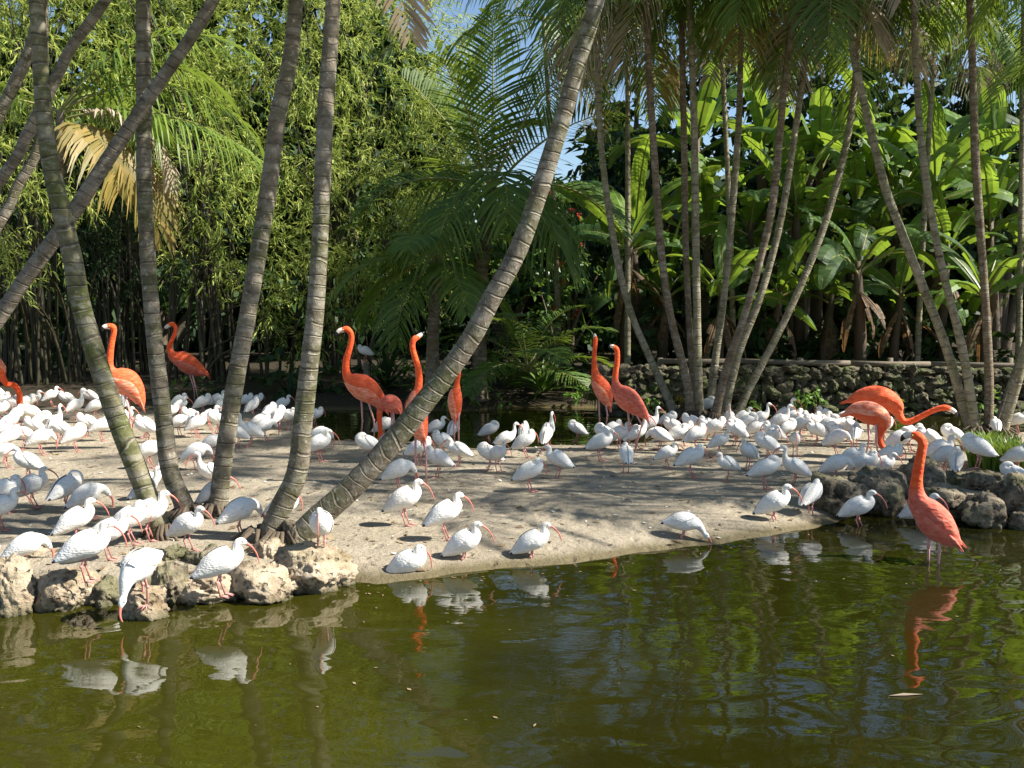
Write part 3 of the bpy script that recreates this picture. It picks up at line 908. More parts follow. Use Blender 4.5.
FRO(R(-150), .0, 2.3, 1.4, hang=.8)
FRO(R(20), 1.0, 2.8, 1.0)
FRO(R(-25), .6, 2.8, 1.2)
FRO(R(120), -.3, 2.1, 1.0, hang=.9)
tag(e, 'broad dark feather palm with upright fronds against the gap of blue sky', 'palm tree')
# a second, lower palm left of it
e = empty('feather_palm', (at(430, 380, 17.9).x, 18.0, .1))
o0 = e.location.copy(); top = at(436, 262, 18.0)
trunk_mesh(e, o0, [Vector((o0.x, o0.y, 0)), top], [.12, .1], 'trunk_rough', .09)
for i in range(13):
    add_frond(e, o0, top, i * 2.4, 1.1 - i * .12, 2.0, 1.3, 'palm_leaf', rz=.02, n=36, ll=.65, lw=.04, hang=.5)
tag(e, 'low shaded palm with drooping fronds left of the broad feather palm', 'palm tree')
# low palm over the water right of the leaning trunk
e = empty('feather_palm', (at(530, 395, 18.2).x, 18.2, .1))
o0 = e.location.copy(); top = at(528, 372, 18.2)
for i in range(12):
    add_frond(e, o0, top, i * 2.4 + 1, 1.3 - i * .1, 1.9, 1.3, 'palm_leaf', rz=.02, n=34, ll=.55, lw=.035, hang=.3)
tag(e, 'small clumping palm with low arching fronds on the far bank right of the leaning trunk', 'palm tree')

# background palm on the left with hanging yellowed fronds
Yb = 15.0
e = empty('feather_palm', (gp(116, 425).x, gp(116, 425).y, 0))
o0 = e.location.copy(); top = at(60, 112, Yb)
trunk_mesh(e, o0, [gp(116, 425) - Vector((0, 0, .05)), at(85, 318, Yb), at(62, 215, Yb), top], [.08, .075, .07, .06], 'trunk_dark', .11)
def FR2(x, y, *a, **k):
    m_ = k.pop('leafm', 'palm_leaf')
    a = list(a); a[2] *= 1.3; k['ll'] = k['ll'] * 1.3; k['lw'] = k['lw'] * 1.3
    add_frond(e, o0, at(x, y, Yb), *a, m_, rz=.02, **k)
FR2(60, 112, R(92), .10, 2.6, .9, n=44, ll=.62, lw=.035, hang=1.0)
FR2(62, 110, R(75), .55, 2.7, 1.9, n=40, ll=.62, lw=.035, hang=.8)
FR2(66, 118, R(100), .2, 1.7, 2.0, n=40, ll=.55, lw=.04, hang=.5, leafm='palm_dry', twist=.3)
FR2(66, 130, R(110), -.1, 1.9, 1.7, n=40, ll=.6, lw=.04, hang=.7, leafm='palm_yellow')
FR2(62, 125, R(130), .0, 1.6, 1.5, n=36, ll=.55, lw=.04, hang=.7, leafm='palm_yellow')
FR2(60, 112, R(50), .9, 2.4, 1.8, n=40, ll=.6, lw=.035, hang=.7)
FR2(60, 112, R(-80), .6, 2.4, 1.7, n=40, ll=.6, lw=.035, hang=.7)
FR2(60, 112, R(-120), .3, 2.2, 1.6, n=40, ll=.6, lw=.035, hang=.7)
FR2(60, 112, R(10), .6, 2.4, 1.5, n=40, ll=.6, lw=.035, hang=.7)
FR2(60, 112, R(80), 1.0, 2.6, 1.7, n=40, ll=.6, lw=.035, hang=.7)
tag(e, 'palm behind the first front trunk with hanging yellow and bleached fronds', 'palm tree')

# dried fronds hanging from above near the top edge
e = None

# ------------------------------------------------------------------ leafy masses
def leaves_from_sprays(origins, dirs, k, twig, leafl, leafw, spread, droop):
    """each spray is a twig with k leaves; returns verts, diamond quads"""
    n = len(origins)
    o = np.repeat(origins, k, 0); d = np.repeat(dirs, k, 0)
    u = np.tile((np.arange(k) + .5) / k, n)[:, None]
    pos = o + d * twig * u + np.array([0, 0, -1]) * (twig * droop * u ** 2)
    rd = rng.normal(size=(n * k, 3))
    dl = d + rd * spread + np.array([0, 0, -1]) * droop * .8
    dl /= np.linalg.norm(dl, axis=1, keepdims=True)
    nr = rng.normal(size=(n * k, 3)) * .6 + np.array([0.1, 0, 1.0])
    sd_ = np.cross(dl, nr); sd_ /= np.linalg.norm(sd_, axis=1, keepdims=True) + 1e-9
    ln = leafl * rng.uniform(.6, 1.25, (n * k, 1)); wd = leafw * rng.uniform(.7, 1.2, (n * k, 1))
    nrm = np.cross(sd_, dl)
    a = pos; b = pos + dl * ln * .42 + sd_ * wd * .5 + nrm * ln * .04; c = pos + dl * ln + np.array([0, 0, -1]) * ln * .15; e_ = pos + dl * ln * .42 - sd_ * wd * .5 + nrm * ln * .04
    V = np.stack([a, b, c, e_], 1).reshape(-1, 3)
    Q = np.arange(len(V)).reshape(-1, 4)
    return V, Q
def lobe_sprays(lobes, per_area, shell=(.55, 1.0), down=.35, rnd=.5, zmin=None):
    O = []; D = []
    for (x, y, z, rx, ry, rz) in lobes:
        n = int(per_area * (rx * ry + rx * rz + ry * rz) * 4.2)
        q = rng.normal(size=(n, 3)); q /= np.linalg.norm(q, axis=1, keepdims=True)
        r = rng.uniform(*shell, (n, 1))
        bump = 1 + .16 * np.sin(q[:, :1] * 7 + x * 3) * np.sin(q[:, 1:2] * 6 + z) + .10 * np.sin(q[:, 2:3] * 9 + y)
        p = q * r * bump * np.array([rx, ry, rz]) + np.array([x, y, z])
        # gaps between clumps
        g = np.sin(p[:, 0] * 2.9 + 1.1 * np.sin(p[:, 2] * 2.3)) + np.sin(p[:, 2] * 3.3 + 1.3 * np.sin(p[:, 1] * 2.0)) + np.sin(p[:, 1] * 2.6)
        keep = (g + rng.normal(size=n) * .8) > -1.0
        if zmin is not None: keep &= p[:, 2] > zmin
        d = q + rng.normal(size=(n, 3)) * rnd + np.array([0, 0, -down])
        d /= np.linalg.norm(d, axis=1, keepdims=True)
        O.append(p[keep]); D.append(d[keep])
    return np.concatenate(O), np.concatenate(D)

def bamboo(label, base, lobes, culms=14, per=11, leafl=.165, leafw=.027, k=13, mat_='bamboo_leaf', hgt=9, seed=0):
    e = empty('bamboo_clump', (base[0], base[1], 0))
    o0 = np.array([base[0], base[1], 0.0])
    O, D = lobe_sprays(lobes, per, (.5, 1.05), .2, .6, zmin=.15)
    V, Q = leaves_from_sprays(O - o0, D, k, .5, leafl, leafw, .6, .18)
    mk('foliage', V, Q, M[mat_], e, smooth=False)
    mb = MB()
    for i in range(culms):
        lb = lobes[i % len(lobes)]
        a = random.uniform(0, 6.28); r = random.uniform(0, 1.1)
        b0 = Vector((math.cos(a) * r * 1.3, math.sin(a) * r * .6, -.1))
        tip = Vector((lb[0] - base[0] + random.uniform(-.6, .6) * lb[3], lb[1] - base[1] + random.uniform(-.3, .5) * lb[4], lb[2] + random.uniform(-.2, .8) * lb[5]))
        mid = b0.lerp(tip, .5); mid.x = b0.x * .75 + tip.x * .25; mid.y = b0.y * .75 + tip.y * .25; mid.z = tip.z * .62
        pts = [Vector(p_[:3]) for p_ in resample(np.array([b0, mid, tip]), 5)]
        mb.tube(pts, [random.uniform(.028, .045) * (1 - .7 * j / (len(pts) - 1)) for j in range(len(pts))], 6, 0, False)
    mb.build('culms', M['culm'], e)
    tag(e, label, 'bamboo', 'bamboo clumps behind the sand bank')
    return e
def LB(px, py, Y, rx, rz, ry=None):
    p = at(px, py, Y)
    return (p.x, p.y, p.z, rx, ry or rx * .8, rz)
# main bright bamboo rising in the centre left
bamboo('tall bright yellow-green bamboo mass filling the upper centre left behind the fourth trunk', (at(330, 380, 22).x, 22),
       [LB(300, 40, 21.5, 2.0, 1.9), LB(380, 60, 22, 2.0, 1.9), LB(345, 190, 21, 1.9, 1.5), LB(420, 170, 21.5, 1.4, 1.3), LB(275, 160, 21.2, 1.5, 1.4), LB(390, 255, 21, 1.7, 1.1),
        LB(300, -90, 22.5, 2.3, 2.2), LB(230, 20, 22, 1.8, 2.0), LB(465, 120, 22.5, .8, 1.2), LB(425, 30, 22.5, .9, 1.5), LB(330, 280, 20.5, 1.3, .8), LB(440, 235, 21, .9, .9)], culms=26)
bamboo('darker bamboo clump between the second and third front trunks with drooping sprays', (at(215, 385, 21).x, 21),
       [LB(220, 190, 20, 1.3, 1.0), LB(190, 120, 20.5, 1.5, 1.4), LB(150, 40, 21, 1.8, 1.8), LB(250, 240, 19.6, 1.0, .7), LB(130, -70, 22, 2.4, 2.2), LB(260, 300, 19.8, .5, .5), LB(300, 330, 20.5, .6, .5), LB(200, 260, 20.5, .7, .5)], culms=34)
bamboo('pale feathery bamboo at the far left edge above the dark trunks', (at(20, 390, 20).x, 20.5),
       [LB(20, 220, 17.0, .95, .75), LB(-10, 270, 17.2, .8, .5), LB(40, 60, 19.5, 1.6, 1.5), LB(-60, 140, 19, 1.7, 1.8), LB(50, 160, 19.5, 1.1, 1.0), LB(-30, -60, 21, 2.2, 2.2), LB(70, -40, 21, 2.2, 2.0)], culms=30)
bamboo('shaded bamboo thicket low behind the flock between the first two front trunks', (at(110, 390, 22.5).x, 22.5),
       [LB(100, 180, 22, 1.6, 1.2), LB(60, 240, 22.3, 1.3, 1.0), LB(150, 250, 22.4, 1.5, .9)], culms=46, mat_='dark_leaf')  # dark leaf copy puts the thicket's shade into its colour
bamboo('tall bamboo clump outside the left edge', (-13.5, 19.5),
       [(-13.5, 19, 4, 2, 1.6, 2.5), (-13, 19.5, 8, 2.6, 2, 2.5), (-12, 20, 12, 2.6, 2, 2.4), (-15, 18, 7, 2.6, 2, 3)], culms=12, per=1.6, leafl=.3, leafw=.06)

# ------------------------------------------------------------------ broadleaf trees and shrubs
def leafy(name, label, cat, base, lobes, per, k, twig, leafl, leafw, mat_, trunk=None, spread=.8, droop=.2, group=None, shell=(.4, 1.0), part='foliage', partt='trunk', flowers=0):
    z0 = 0.0
    e = empty(name, (base[0], base[1], z0))
    o0 = np.array([base[0], base[1], z0])
    O, D = lobe_sprays(lobes, per, shell, .1, .6, zmin=-.05)
    V, Q = leaves_from_sprays(O - o0, D, k, twig, leafl, leafw, spread, droop)
    mk(part, V, Q, M[mat_], e, smooth=False)
    if trunk:
        mb = MB()
        for lb in lobes:
            tip = Vector((lb[0] - base[0], lb[1] - base[1], lb[2]))
            b0 = Vector((random.uniform(-1, 1) * trunk * .6, random.uniform(-1, 1) * trunk * .4, -.1))
            mid = Vector((tip.x * .3, tip.y * .3, tip.z * .5))
            pts = [Vector(p_[:3]) for p_ in resample(np.array([b0, mid, tip]), 4)]
            mb.tube(pts, [trunk * (1 - .8 * j / (len(pts) - 1)) for j in range(len(pts))], 7, 0, False)
        mb.build(partt, M['bark'], e)
    if flowers:
        idx = rng.choice(len(O), flowers, replace=False)
        for j in idx:
            V, Q = leaves_from_sprays(O[j:j + 1] - o0 + np.array([0, -.1, 0]), D[j:j + 1], 6, .05, .13, .09, 1.2, .0)
            mk('flower', V, Q, M['red_flower'], e, smooth=False)
    tag(e, label, cat, group)
    return e
GB = 'shrubs on the far bank'
leafy('shrub', 'mid green leafy shrub behind the heads of the two middle flamingos', 'shrub', (at(365, 380, 19.5).x, 19.5),
      [LB(345, 320, 19.4, .8, .7), LB(385, 300, 19.6, .8, .7), LB(345, 365, 19.2, .6, .45), LB(400, 345, 19.6, .6, .5)], 5, 10, .25, .13, .07, 'bush_leaf', .05, group=GB)
leafy('shrub', 'light green fine-leaved shrub above the far bank right of the leaning trunk', 'shrub', (at(560, 380, 19.5).x, 19.5),
      [LB(540, 290, 19.3, .9, .6), LB(590, 320, 19.6, .8, .5), LB(520, 320, 19.3, .6, .5), LB(600, 270, 20, .7, .5)], 4, 10, .3, .13, .05, 'bush_leaf', .05, group=GB)
leafy('shrub', 'dense dark shrub low behind the channel under the broad feather palm', 'shrub', (at(480, 390, 20).x, 20),
      [LB(440, 350, 19.8, 1.0, .8), LB(500, 345, 20.2, 1.1, .8), LB(560, 350, 20.2, 1.1, .7)], 4.5, 10, .3, .16, .08, 'dark_leaf', .05, group=GB)
leafy('flowering_shrub', 'shrub with small red blossoms beside the thin palm trunks', 'shrub', (at(570, 300, 23).x, 23),
      [LB(565, 215, 23, .8, .9), LB(585, 240, 23, .7, .6), LB(545, 250, 23, .7, .7), LB(570, 300, 23, .8, .9)], 4, 9, .3, .16, .09, 'bush_leaf', .06, flowers=26)
leafy('shrub', 'bright lime bush at the waterline beside the pair of upright flamingos', 'shrub', (gp(586, 401).x, YF + .35),
      [LB(588, 393, YF + .2, .26, .20), LB(577, 397, YF + .1, .16, .13)], 30, 8, .12, .10, .045, 'bright_leaf', .01, group=GB)
leafy('shrub', 'small lime seedling at the far waterline left of the spiky plant', 'shrub', (gp(503, 404).x, YF + .1),
      [LB(503, 400, YF + .1, .14, .12)], 40, 7, .12, .12, .05, 'bright_leaf', .01, group=GB)
leafy('shrub', 'leafy light green bush in front of the trees behind the leaning trunk', 'shrub', (at(482, 340, 18.4).x, 18.5),
      [LB(486, 345, 18.4, .22, .45), LB(478, 375, 18.3, .25, .3)], 20, 9, .18, .13, .06, 'bright_leaf', .02, group=GB)
leafy('shrub', 'shaded broad-leaved bush at the foot of the bamboo behind the fourth trunk', 'shrub', (at(290, 390, 19).x, 19),
      [LB(285, 378, 19, .55, .35), LB(330, 380, 19.2, .5, .35)], 8, 7, .25, .26, .12, 'dark_leaf', .02, group=GB)
for (x, y, r_, lb) in ((803, 402, .17, 'pale green weed sprouting from the wall foot left of the stooping flamingos'), (815, 398, .13, 'pointed-leaved weed beside the pale weed at the wall foot'),
                    (745, 404, .14, 'small weed behind the bowing palm at the wall foot'), (650, 396, .12, 'little green sprout at the left end of the wall'),
                    (893, 402, .15, 'leafy weed on the wall right of the stooping flamingo backs'), (985, 400, .2, 'leafy plant behind the right palm clump')):
    q = at(x, y, WALL_Y - .22)
    leafy('weed', lb, 'plant', (q.x, q.y), [(q.x, q.y, max(q.z, WZ + r_), r_, r_ * .6, r_)], 60, 6, .10, .12, .05, 'bright_leaf', .008, group='weeds along the stone wall')
q = gp(683, 414)
leafy('croton_plant', 'yellow and orange croton at the foot of the middle palm clump', 'plant', (q.x, q.y),
      [(q.x, q.y, .12, .10, .1, .15)], 70, 6, .10, .14, .03, 'croton_leaf', .008)
for (x, y, r_, lb) in ((455, 398, .35, 'low dark ground plant on the far bank left of the spiky plant'), (620, 392, .4, 'dark leafy plant behind the two upright flamingos'),
                       (205, 388, .3, 'grassy green plant in the shade behind the second trunk'), (180, 392, .25, 'small spiky green plant behind the second front trunk')):
    q = gp(x, y + 8)
    leafy('low_plant', lb, 'plant', (q.x, q.y), [(q.x, q.y, r_ * .6, r_, r_ * .6, r_ * .6)], 22, 8, .22, .24, .04, 'bush_leaf' if y > 391 else 'dark_leaf', .01, group='low plants on the far bank')

# strap-leaved rosettes
def rosette(name, label, base, n, length, width, mat_, el=(1.45, .2), droop=.9, group=None, cat='plant'):
    e = empty(name, base)
    mb = MB()
    for i in range(n):
        az = i * 2.39996 + random.uniform(-.2, .2); el0 = el[0] + (el[1] - el[0]) * (i / n)
        ln = length * random.uniform(.75, 1.15)
        p = Vector((0, 0, 0)); d0 = Vector((math.sin(az), math.cos(az), 0)); sd_ = Vector((math.cos(az), -math.sin(az), 0))
        vs = []; fs = []
        st = 8
        for j in range(st + 1):
            f = j / st
            a = el0 - droop * f ** 1.5
            wd = width * .5 * (math.sin(PI * min(1, .25 + f * .75)) ** .8 if f < 1 else 0.02)
            up = Vector((0, 0, 1)) * math.cos(a) - d0 * math.sin(a)
            vs += [p - sd_ * wd + up * wd * .5, p, p + sd_ * wd + up * wd * .5]
            p = p + (d0 * math.cos(a) + Vector((0, 0, 1)) * math.sin(a)) * (ln / st)
        for j in range(st):
            b = j * 3
            fs += [(b, b + 1, b + 4, b + 3), (b + 1, b + 2, b + 5, b + 4)]
        mb.add(vs, fs)
    mb.build('leaves', M[mat_], e)
    tag(e, label, cat, group)
    return e
q = gp(545, 401)
rosette('spiky_plant', 'spiky green rosette with arching strap leaves at the far waterline', (q.x, q.y + .3, .12), 26, .95, .09, 'bush_leaf')
q = gp(385, 396)
rosette('spiky_plant', 'dark spiky rosette behind the middle flamingo pair', (q.x, q.y + .3, .1), 26, 1.1, .09, 'dark_leaf')
q = gp(430, 400)
rosette('spiky_plant', 'arching dark strap-leaved plant by the far waterline left of the leaning trunk', (q.x, q.y + .3, .1), 26, 1.0, .07, 'bush_leaf')

# grass tuft on the right bank
def tuft(name, label, base, n, hgt, rad, mat_='grass_blade', w_=.012):
    e = empty(name, base)
    V = []; Q = []
    for i in range(n):
        a = random.uniform(0, 6.28); r = rad * math.sqrt(random.random())
        b = Vector((math.cos(a) * r, math.sin(a) * r * .7, 0))
        h_ = hgt * random.uniform(.5, 1.1); ln = random.uniform(.2, .7) * h_
        d = Vector((math.cos(a + random.uniform(-1, 1)), math.sin(a + random.uniform(-1, 1)), 0))
        s_ = Vector((-d.y, d.x, 0)) * w_
        p1 = b + d * ln * .3 + Vector((0, 0, h_ * .6)); p2 = b + d * ln * 1.0 + Vector((0, 0, h_ * .85))
        k = len(V)
        V += [b - s_, b + s_, p1 + s_ * .8, p1 - s_ * .8, p2 + s_ * .1, p2 - s_ * .1]
        Q += [(k, k + 1, k + 2, k + 3), (k + 3, k + 2, k + 4, k + 5)]
    mk('blades', V, Q, M[mat_], e, smooth=False)
    tag(e, label, 'plant')
    return e
q = gp(1008, 470)
tuft('grass_tuft', 'dense fountain of bright grass blades at the right edge behind the rocks', (q.x, q.y, 0), 900, .42, .42)
q = gp(985, 452)
tuft('grass_tuft', 'smaller yellow-green tuft at the foot of the right palm clump', (q.x, q.y, 0), 350, .30, .22)

# ------------------------------------------------------------------ banana plants
def banana_leaf(parent, start, az, el0, length, width, droop, mat_='banana_leaf', torn=.5, roll=0.0):
    V = []; Q = []
    n = 26
    p = np.array(start, float); d0 = np.array([math.sin(az), math.cos(az), 0]); side = np.array([math.cos(az), -math.sin(az), 0])
    zz = np.array([0, 0, 1.0])
    pts = []; ups = []
    for i in range(n + 1):
        f = i / n
        a = el0 - droop * f ** 1.6
        tg = d0 * math.cos(a) + zz * math.sin(a); up = zz * math.cos(a) - d0 * math.sin(a)
        pts.append(p.copy()); ups.append(up)
        p = p + tg * length / n
    for sg in (-1, 1):
        grp = 0; ang = .25; left = 0
        for i in range(3, n):
            f = (i - 3) / (n - 3)
            if left <= 0:
                left = random.choice([1, 2, 3, 5, 7]) if random.random() < torn else 9
                ang = .30 - random.random() * (1.0 if random.random() < torn else .25)
            left -= 1
            def wdt(ff): return width * .5 * max(.04, math.sin(PI * min(1, (ff * .93 + .06))) ** .55)
            w0, w1 = wdt(f), wdt((i + 1 - 3) / (n - 3))
            b = len(V)
            for (pp, uu, ww) in ((pts[i], ups[i], w0), (pts[i + 1], ups[i + 1], w1)):
                s_ = (side * math.cos(roll) + uu * math.sin(roll)) * sg
                u2 = uu * math.cos(roll) - side * math.sin(roll)
                q1 = pp + (s_ * math.cos(ang * .7 + .15) + u2 * math.sin(ang * .7 + .15)) * ww * .5
                q2 = q1 + (s_ * math.cos(ang - .35) + u2 * math.sin(ang - .35)) * ww * .5
                V += [pp, q1, q2]
            if left == 0:   # a tear: pull this slice's far edge in
                V[b + 5] = V[b + 5] * .6 + V[b + 2] * .4
            Q += [(b, b + 1, b + 4, b + 3), (b + 1, b + 2, b + 5, b + 4)]
    mb = MB(); mb.add(V, Q, 0)
    sel = [Vector(q) for q in pts[::4]] + [Vector(pts[-1])]
    mb.tube([q - Vector((0, 0, .006)) for q in sel], [.028 * (1 - .75 * i / (len(sel) - 1)) for i in range(len(sel))], 5, 1, False)
    return mb.build('leaf', [M[mat_], M['rachis'] if mat_ != 'banana_dry' else M['banana_dry']], parent, smooth=False)
def banana(label, px, Y, hst, nl, size=1.0, dry=2, zb=.35, target=None):
    b = at(px, 350, Y)
    e = empty('banana_plant', (b.x, Y, zb))
    mb = MB()
    lean = random.uniform(-.15, .15)
    mb.tube([(0, 0, -.3), (lean * .3, 0, hst * .4), (lean, 0, hst * .85), (lean * 1.2, 0, hst * 1.05)], [.13 * size, .12 * size, .09 * size, .05 * size], 10)
    mb.build('stem', M['banana_stem'], e)
    a0 = random.uniform(0, 6.28)
    for i in range(nl):
        f = i / nl
        az = a0 + i * 2.39996
        banana_leaf(e, (lean, 0, hst * (1 - .10 * f)), az, 1.30 - 1.1 * f + random.uniform(-.2, .2), random.uniform(1.5, 2.6) * size, random.uniform(.38, .66) * size,
                    random.uniform(.4, 1.5) + 1.1 * f, torn=.6 + .4 * f, roll=random.uniform(-.8, .8))
    for i in range(dry):
        banana_leaf(e, (lean, 0, hst * .8), random.uniform(0, 6.28), -.8 + random.uniform(-.3, .3), random.uniform(.7, 1.5), .2, .7, 'banana_dry', torn=.9)
    tag(e, label, 'banana plant', 'banana plants behind the stone wall')
    return e
ords = ['first', 'second', 'third', 'fourth', 'fifth', 'sixth', 'seventh', 'eighth', 'ninth', 'tenth', 'eleventh', 'twelfth', 'thirteenth', 'fourteenth', 'fifteenth']
bx_front = [612, 668, 722, 762, 812, 858, 905, 950, 1000, 1050]
for i, x in enumerate(bx_front):
    banana(f'torn-leaved banana plant, {ords[i]} from left in the row just behind the wooden rail', x + random.uniform(-14, 14), 19.6 + .7 * math.sin(i * 2.1), 1.5 + 1.2 * random.random(), 7, random.uniform(.75, 1.05), 4)
bx_mid = [640, 700, 745, 800, 845, 890, 935, 985, 1035]
for i, x in enumerate(bx_mid):
    banana(f'tall banana plant, {ords[i]} from left in the second row behind the rail', x, 21.3 + .5 * math.sin(i * 1.7), 2.6 + 1.3 * random.random(), 9, random.uniform(.9, 1.15), 4)
bx_back = [690, 760, 815, 870, 930, 980, 1040]
for i, x in enumerate(bx_back):
    banana(f'highest banana plant, {ords[i]} from left in the rearmost row behind the rail', x, 23.2 + .4 * math.sin(i * 1.3), 3.9 + 1.3 * random.random(), 9, 1.15, 2)

for i, x in enumerate((640, 690, 740, 790, 838, 884, 930, 975, 1020)):
    q = at(x, 340, 20.4 + .5 * math.sin(i * 2.7))
    hq = random.uniform(.5, 1.1)
    leafy('understory_shrub', f'dark shade shrub, {ords[i]} from left among the banana stems behind the rail', 'shrub', (q.x, q.y), [(q.x, q.y, .5 + hq * .7, .75, .5, hq), (q.x + .4, q.y, .6, .5, .4, .6)],
          5, 8, .35, .34, .13, 'dark_leaf', .03, group='shade shrubs among the banana stems')  # added dark plants; their leaf colour stands in for deep shade
for (x_, Y_, z_, lb_) in ((628, 18.9, 7.5, 'tall palm rising behind the left end of the stone wall'), (735, 19.6, 8.0, 'tall palm rising behind the middle palm clump'),
                          (918, 19.5, 7.9, 'tall palm rising behind the stone wall next to the right clump'), (1020, 19.2, 7.8, 'tall palm at the right edge behind the stone wall'),
                          (560, 20.5, 7.6, 'tall palm beyond the channel left of the stone wall')):
    q = at(x_, 340, Y_)
    free_palm(lb_, q.x, Y_, (random.uniform(-.6, .6), .2), z_, r=.06, n=10, length=2.5, ll=.75, nn=34, lw=.036, el=(.7, -.7), droop=(.8, 1.5), dry=1, hang=.7, group='tall palms behind the stone wall')
# ------------------------------------------------------------------ trees beyond
GT = 'trees beyond the garden'
def fartree(label, px, Y, lobes, mat_='dark_leaf', per=2.6, leafl=.36, leafw=.2):
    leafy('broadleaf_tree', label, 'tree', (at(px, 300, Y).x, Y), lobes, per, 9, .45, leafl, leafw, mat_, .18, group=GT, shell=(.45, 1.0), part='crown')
fartree('dark tree rising behind the middle of the banana grove', 800, 27, [LB(760, 90, 27, 2.0, 1.8), LB(820, 80, 27, 2.2, 1.6), LB(880, 100, 27, 2.0, 1.8), LB(820, 200, 27, 2.6, 2.0)])
fartree('dark tree behind the right end of the banana grove', 1000, 27, [LB(960, 60, 27, 2.0, 1.8), LB(1040, 90, 27, 2.4, 2.0), LB(1000, 180, 27, 2.6, 2.0), LB(1120, 100, 27, 2.6, 2.6)])
fartree('dark tree behind the thin palm clump', 660, 28, [LB(650, 150, 28, 1.8, 1.3), LB(700, 110, 28, 1.6, 1.4), LB(620, 260, 28, 2.2, 1.6), LB(690, 250, 28, 2.2, 1.8)])
fartree('tall dark tree between the thin palm clump and the gap of sky', 625, 27.5, [LB(640, 70, 27.5, 1.5, 1.5), LB(600, 150, 27.5, 1.2, 1.0), LB(700, 20, 27.5, 1.6, 1.5)], per=2.2, leafl=.3, leafw=.12)
fartree('hazy green tree seen under the gap of sky', 500, 30, [LB(470, 230, 30, 1.8, 1.4), LB(530, 250, 30, 1.8, 1.2), LB(580, 240, 30, 1.5, 1.2), LB(500, 320, 30, 2.5, 1.6)], 'bush_leaf')
fartree('tall dark tree behind the bamboo on the left', 160, 27, [LB(60, 100, 27, 3, 2.6), LB(180, 140, 27, 3, 2.6), LB(100, 260, 27, 3, 1.8), LB(240, 270, 27, 2.8, 1.8), LB(120, -60, 27, 3.4, 3), LB(20, 10, 27, 2.6, 2.4), LB(230, 20, 27, 2.4, 2.4), LB(268, 60, 26.5, 1.8, 1.8), LB(150, 10, 26.5, 1.8, 1.8)])
fartree('dark tree behind the bright bamboo', 350, 28, [LB(330, 130, 28, 2.8, 2.6), LB(400, 220, 28, 2.4, 1.8), LB(330, 290, 28, 2.8, 1.6), LB(300, -40, 28, 3, 2.8), LB(370, 40, 28, 1.8, 2.2)])
fartree('dark tree at the far left behind the corner trunks', -40, 25, [LB(-60, 200, 25, 2.6, 2.2), LB(0, 320, 25, 2.4, 1.4), LB(-90, 60, 25, 3, 3), LB(60, 340, 25, 2.2, 1.2)])
# far wood closing the view low down
n = 42000
X = rng.uniform(-34, 34, n); Yw = rng.uniform(31, 36, n)
top_h = np.where(X < -2, 9 + 2 * np.sin(X), 4.3 + .8 * np.sin(X * .8)) 
top_h = np.where(X > 3, 6.5 + 1.2 * np.sin(X * .7), top_h)
Z = rng.uniform(0, 1, n) ** .8 * top_h
O = np.stack([X, Yw, Z], 1)
D = rng.normal(size=(n, 3)); D /= np.linalg.norm(D, axis=1, keepdims=True)
V, Q = leaves_from_sprays(O, D, 3, .4, .75, .5, .8, .1)
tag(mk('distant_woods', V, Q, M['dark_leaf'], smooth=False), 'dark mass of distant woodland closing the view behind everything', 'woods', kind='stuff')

# ------------------------------------------------------------------ birds
def loft(spine, per=4, nseg=16, yoff=None):
    """spine rows: x, z, vertical radius, lateral radius (m); returns verts, faces, fine rows"""
    fine = resample(np.array(spine, float), per)
    n = len(fine)
    V = []
    frames = []
    for i in range(n):
        x, z, rv, rl = fine[i]
        rv = max(rv, .0015); rl = max(rl, .0015)
        a = fine[max(i - 1, 0)]; b = fine[min(i + 1, n - 1)]
        tx, tz = b[0] - a[0], b[1] - a[1]
        l_ = math.hypot(tx, tz) or 1
        tx /= l_; tz /= l_
        nx_, nz_ = -tz, tx
        frames.append((x, z, nx_, nz_, rv, rl, tx, tz))
        for k in range(nseg):
            th = 2 * PI * k / nseg
            V.append((x + nx_ * rv * math.cos(th), rl * math.sin(th) + (yoff or 0), z + nz_ * rv * math.cos(th)))
    Fs = []
    for i in range(n - 1):
        for k in range(nseg):
            k2 = (k + 1) % nseg
            Fs.append((i * nseg + k, (i + 1) * nseg + k, (i + 1) * nseg + k2, i * nseg + k2))
    Fs.append(tuple(range(nseg))); Fs.append(tuple((n - 1) * nseg + k for k in range(nseg))[::-1])
    return V, Fs, frames
def wing_patch(frames, i0, i1, side, off=1.05, lift=.004, a0=8, a1=105, na=8, ext=0.0):
    """folded wing lying over the side of the body, layered trailing feathers"""
    V = []; Fs = []
    rows = list(range(i0, i1 + 1))
    for j, i in enumerate(rows):
        x, z, nx_, nz_, rv, rl, tx, tz = frames[i]
        f = j / (len(rows) - 1)
        wmax = a0 + (a1 - a0) * (math.sin(PI * min(1, .30 + f * .62)) ** .7)
        for k in range(na + 1):
            th = R(a0 + (wmax - a0) * k / na)
            edge = 1.0 + (.02 if k < na else -.05)
            o_ = off * edge + (.010 * math.sin(f * 34 + k * 1.7) if 0 < k < na else 0)
            V.append((x + nx_ * (rv * o_ + lift) * math.cos(th) - tx * ext * (1 - f) , side * (rl * o_ + lift) * math.sin(th), z + nz_ * (rv * o_ + lift) * math.cos(th) - tz * ext * (1 - f)))
    for j in range(len(rows) - 1):
        for k in range(na):
            b = j * (na + 1) + k
            q = (b, b + 1, b + na + 2, b + na + 1)
            Fs.append(q if side > 0 else q[::-1])
    return V, Fs
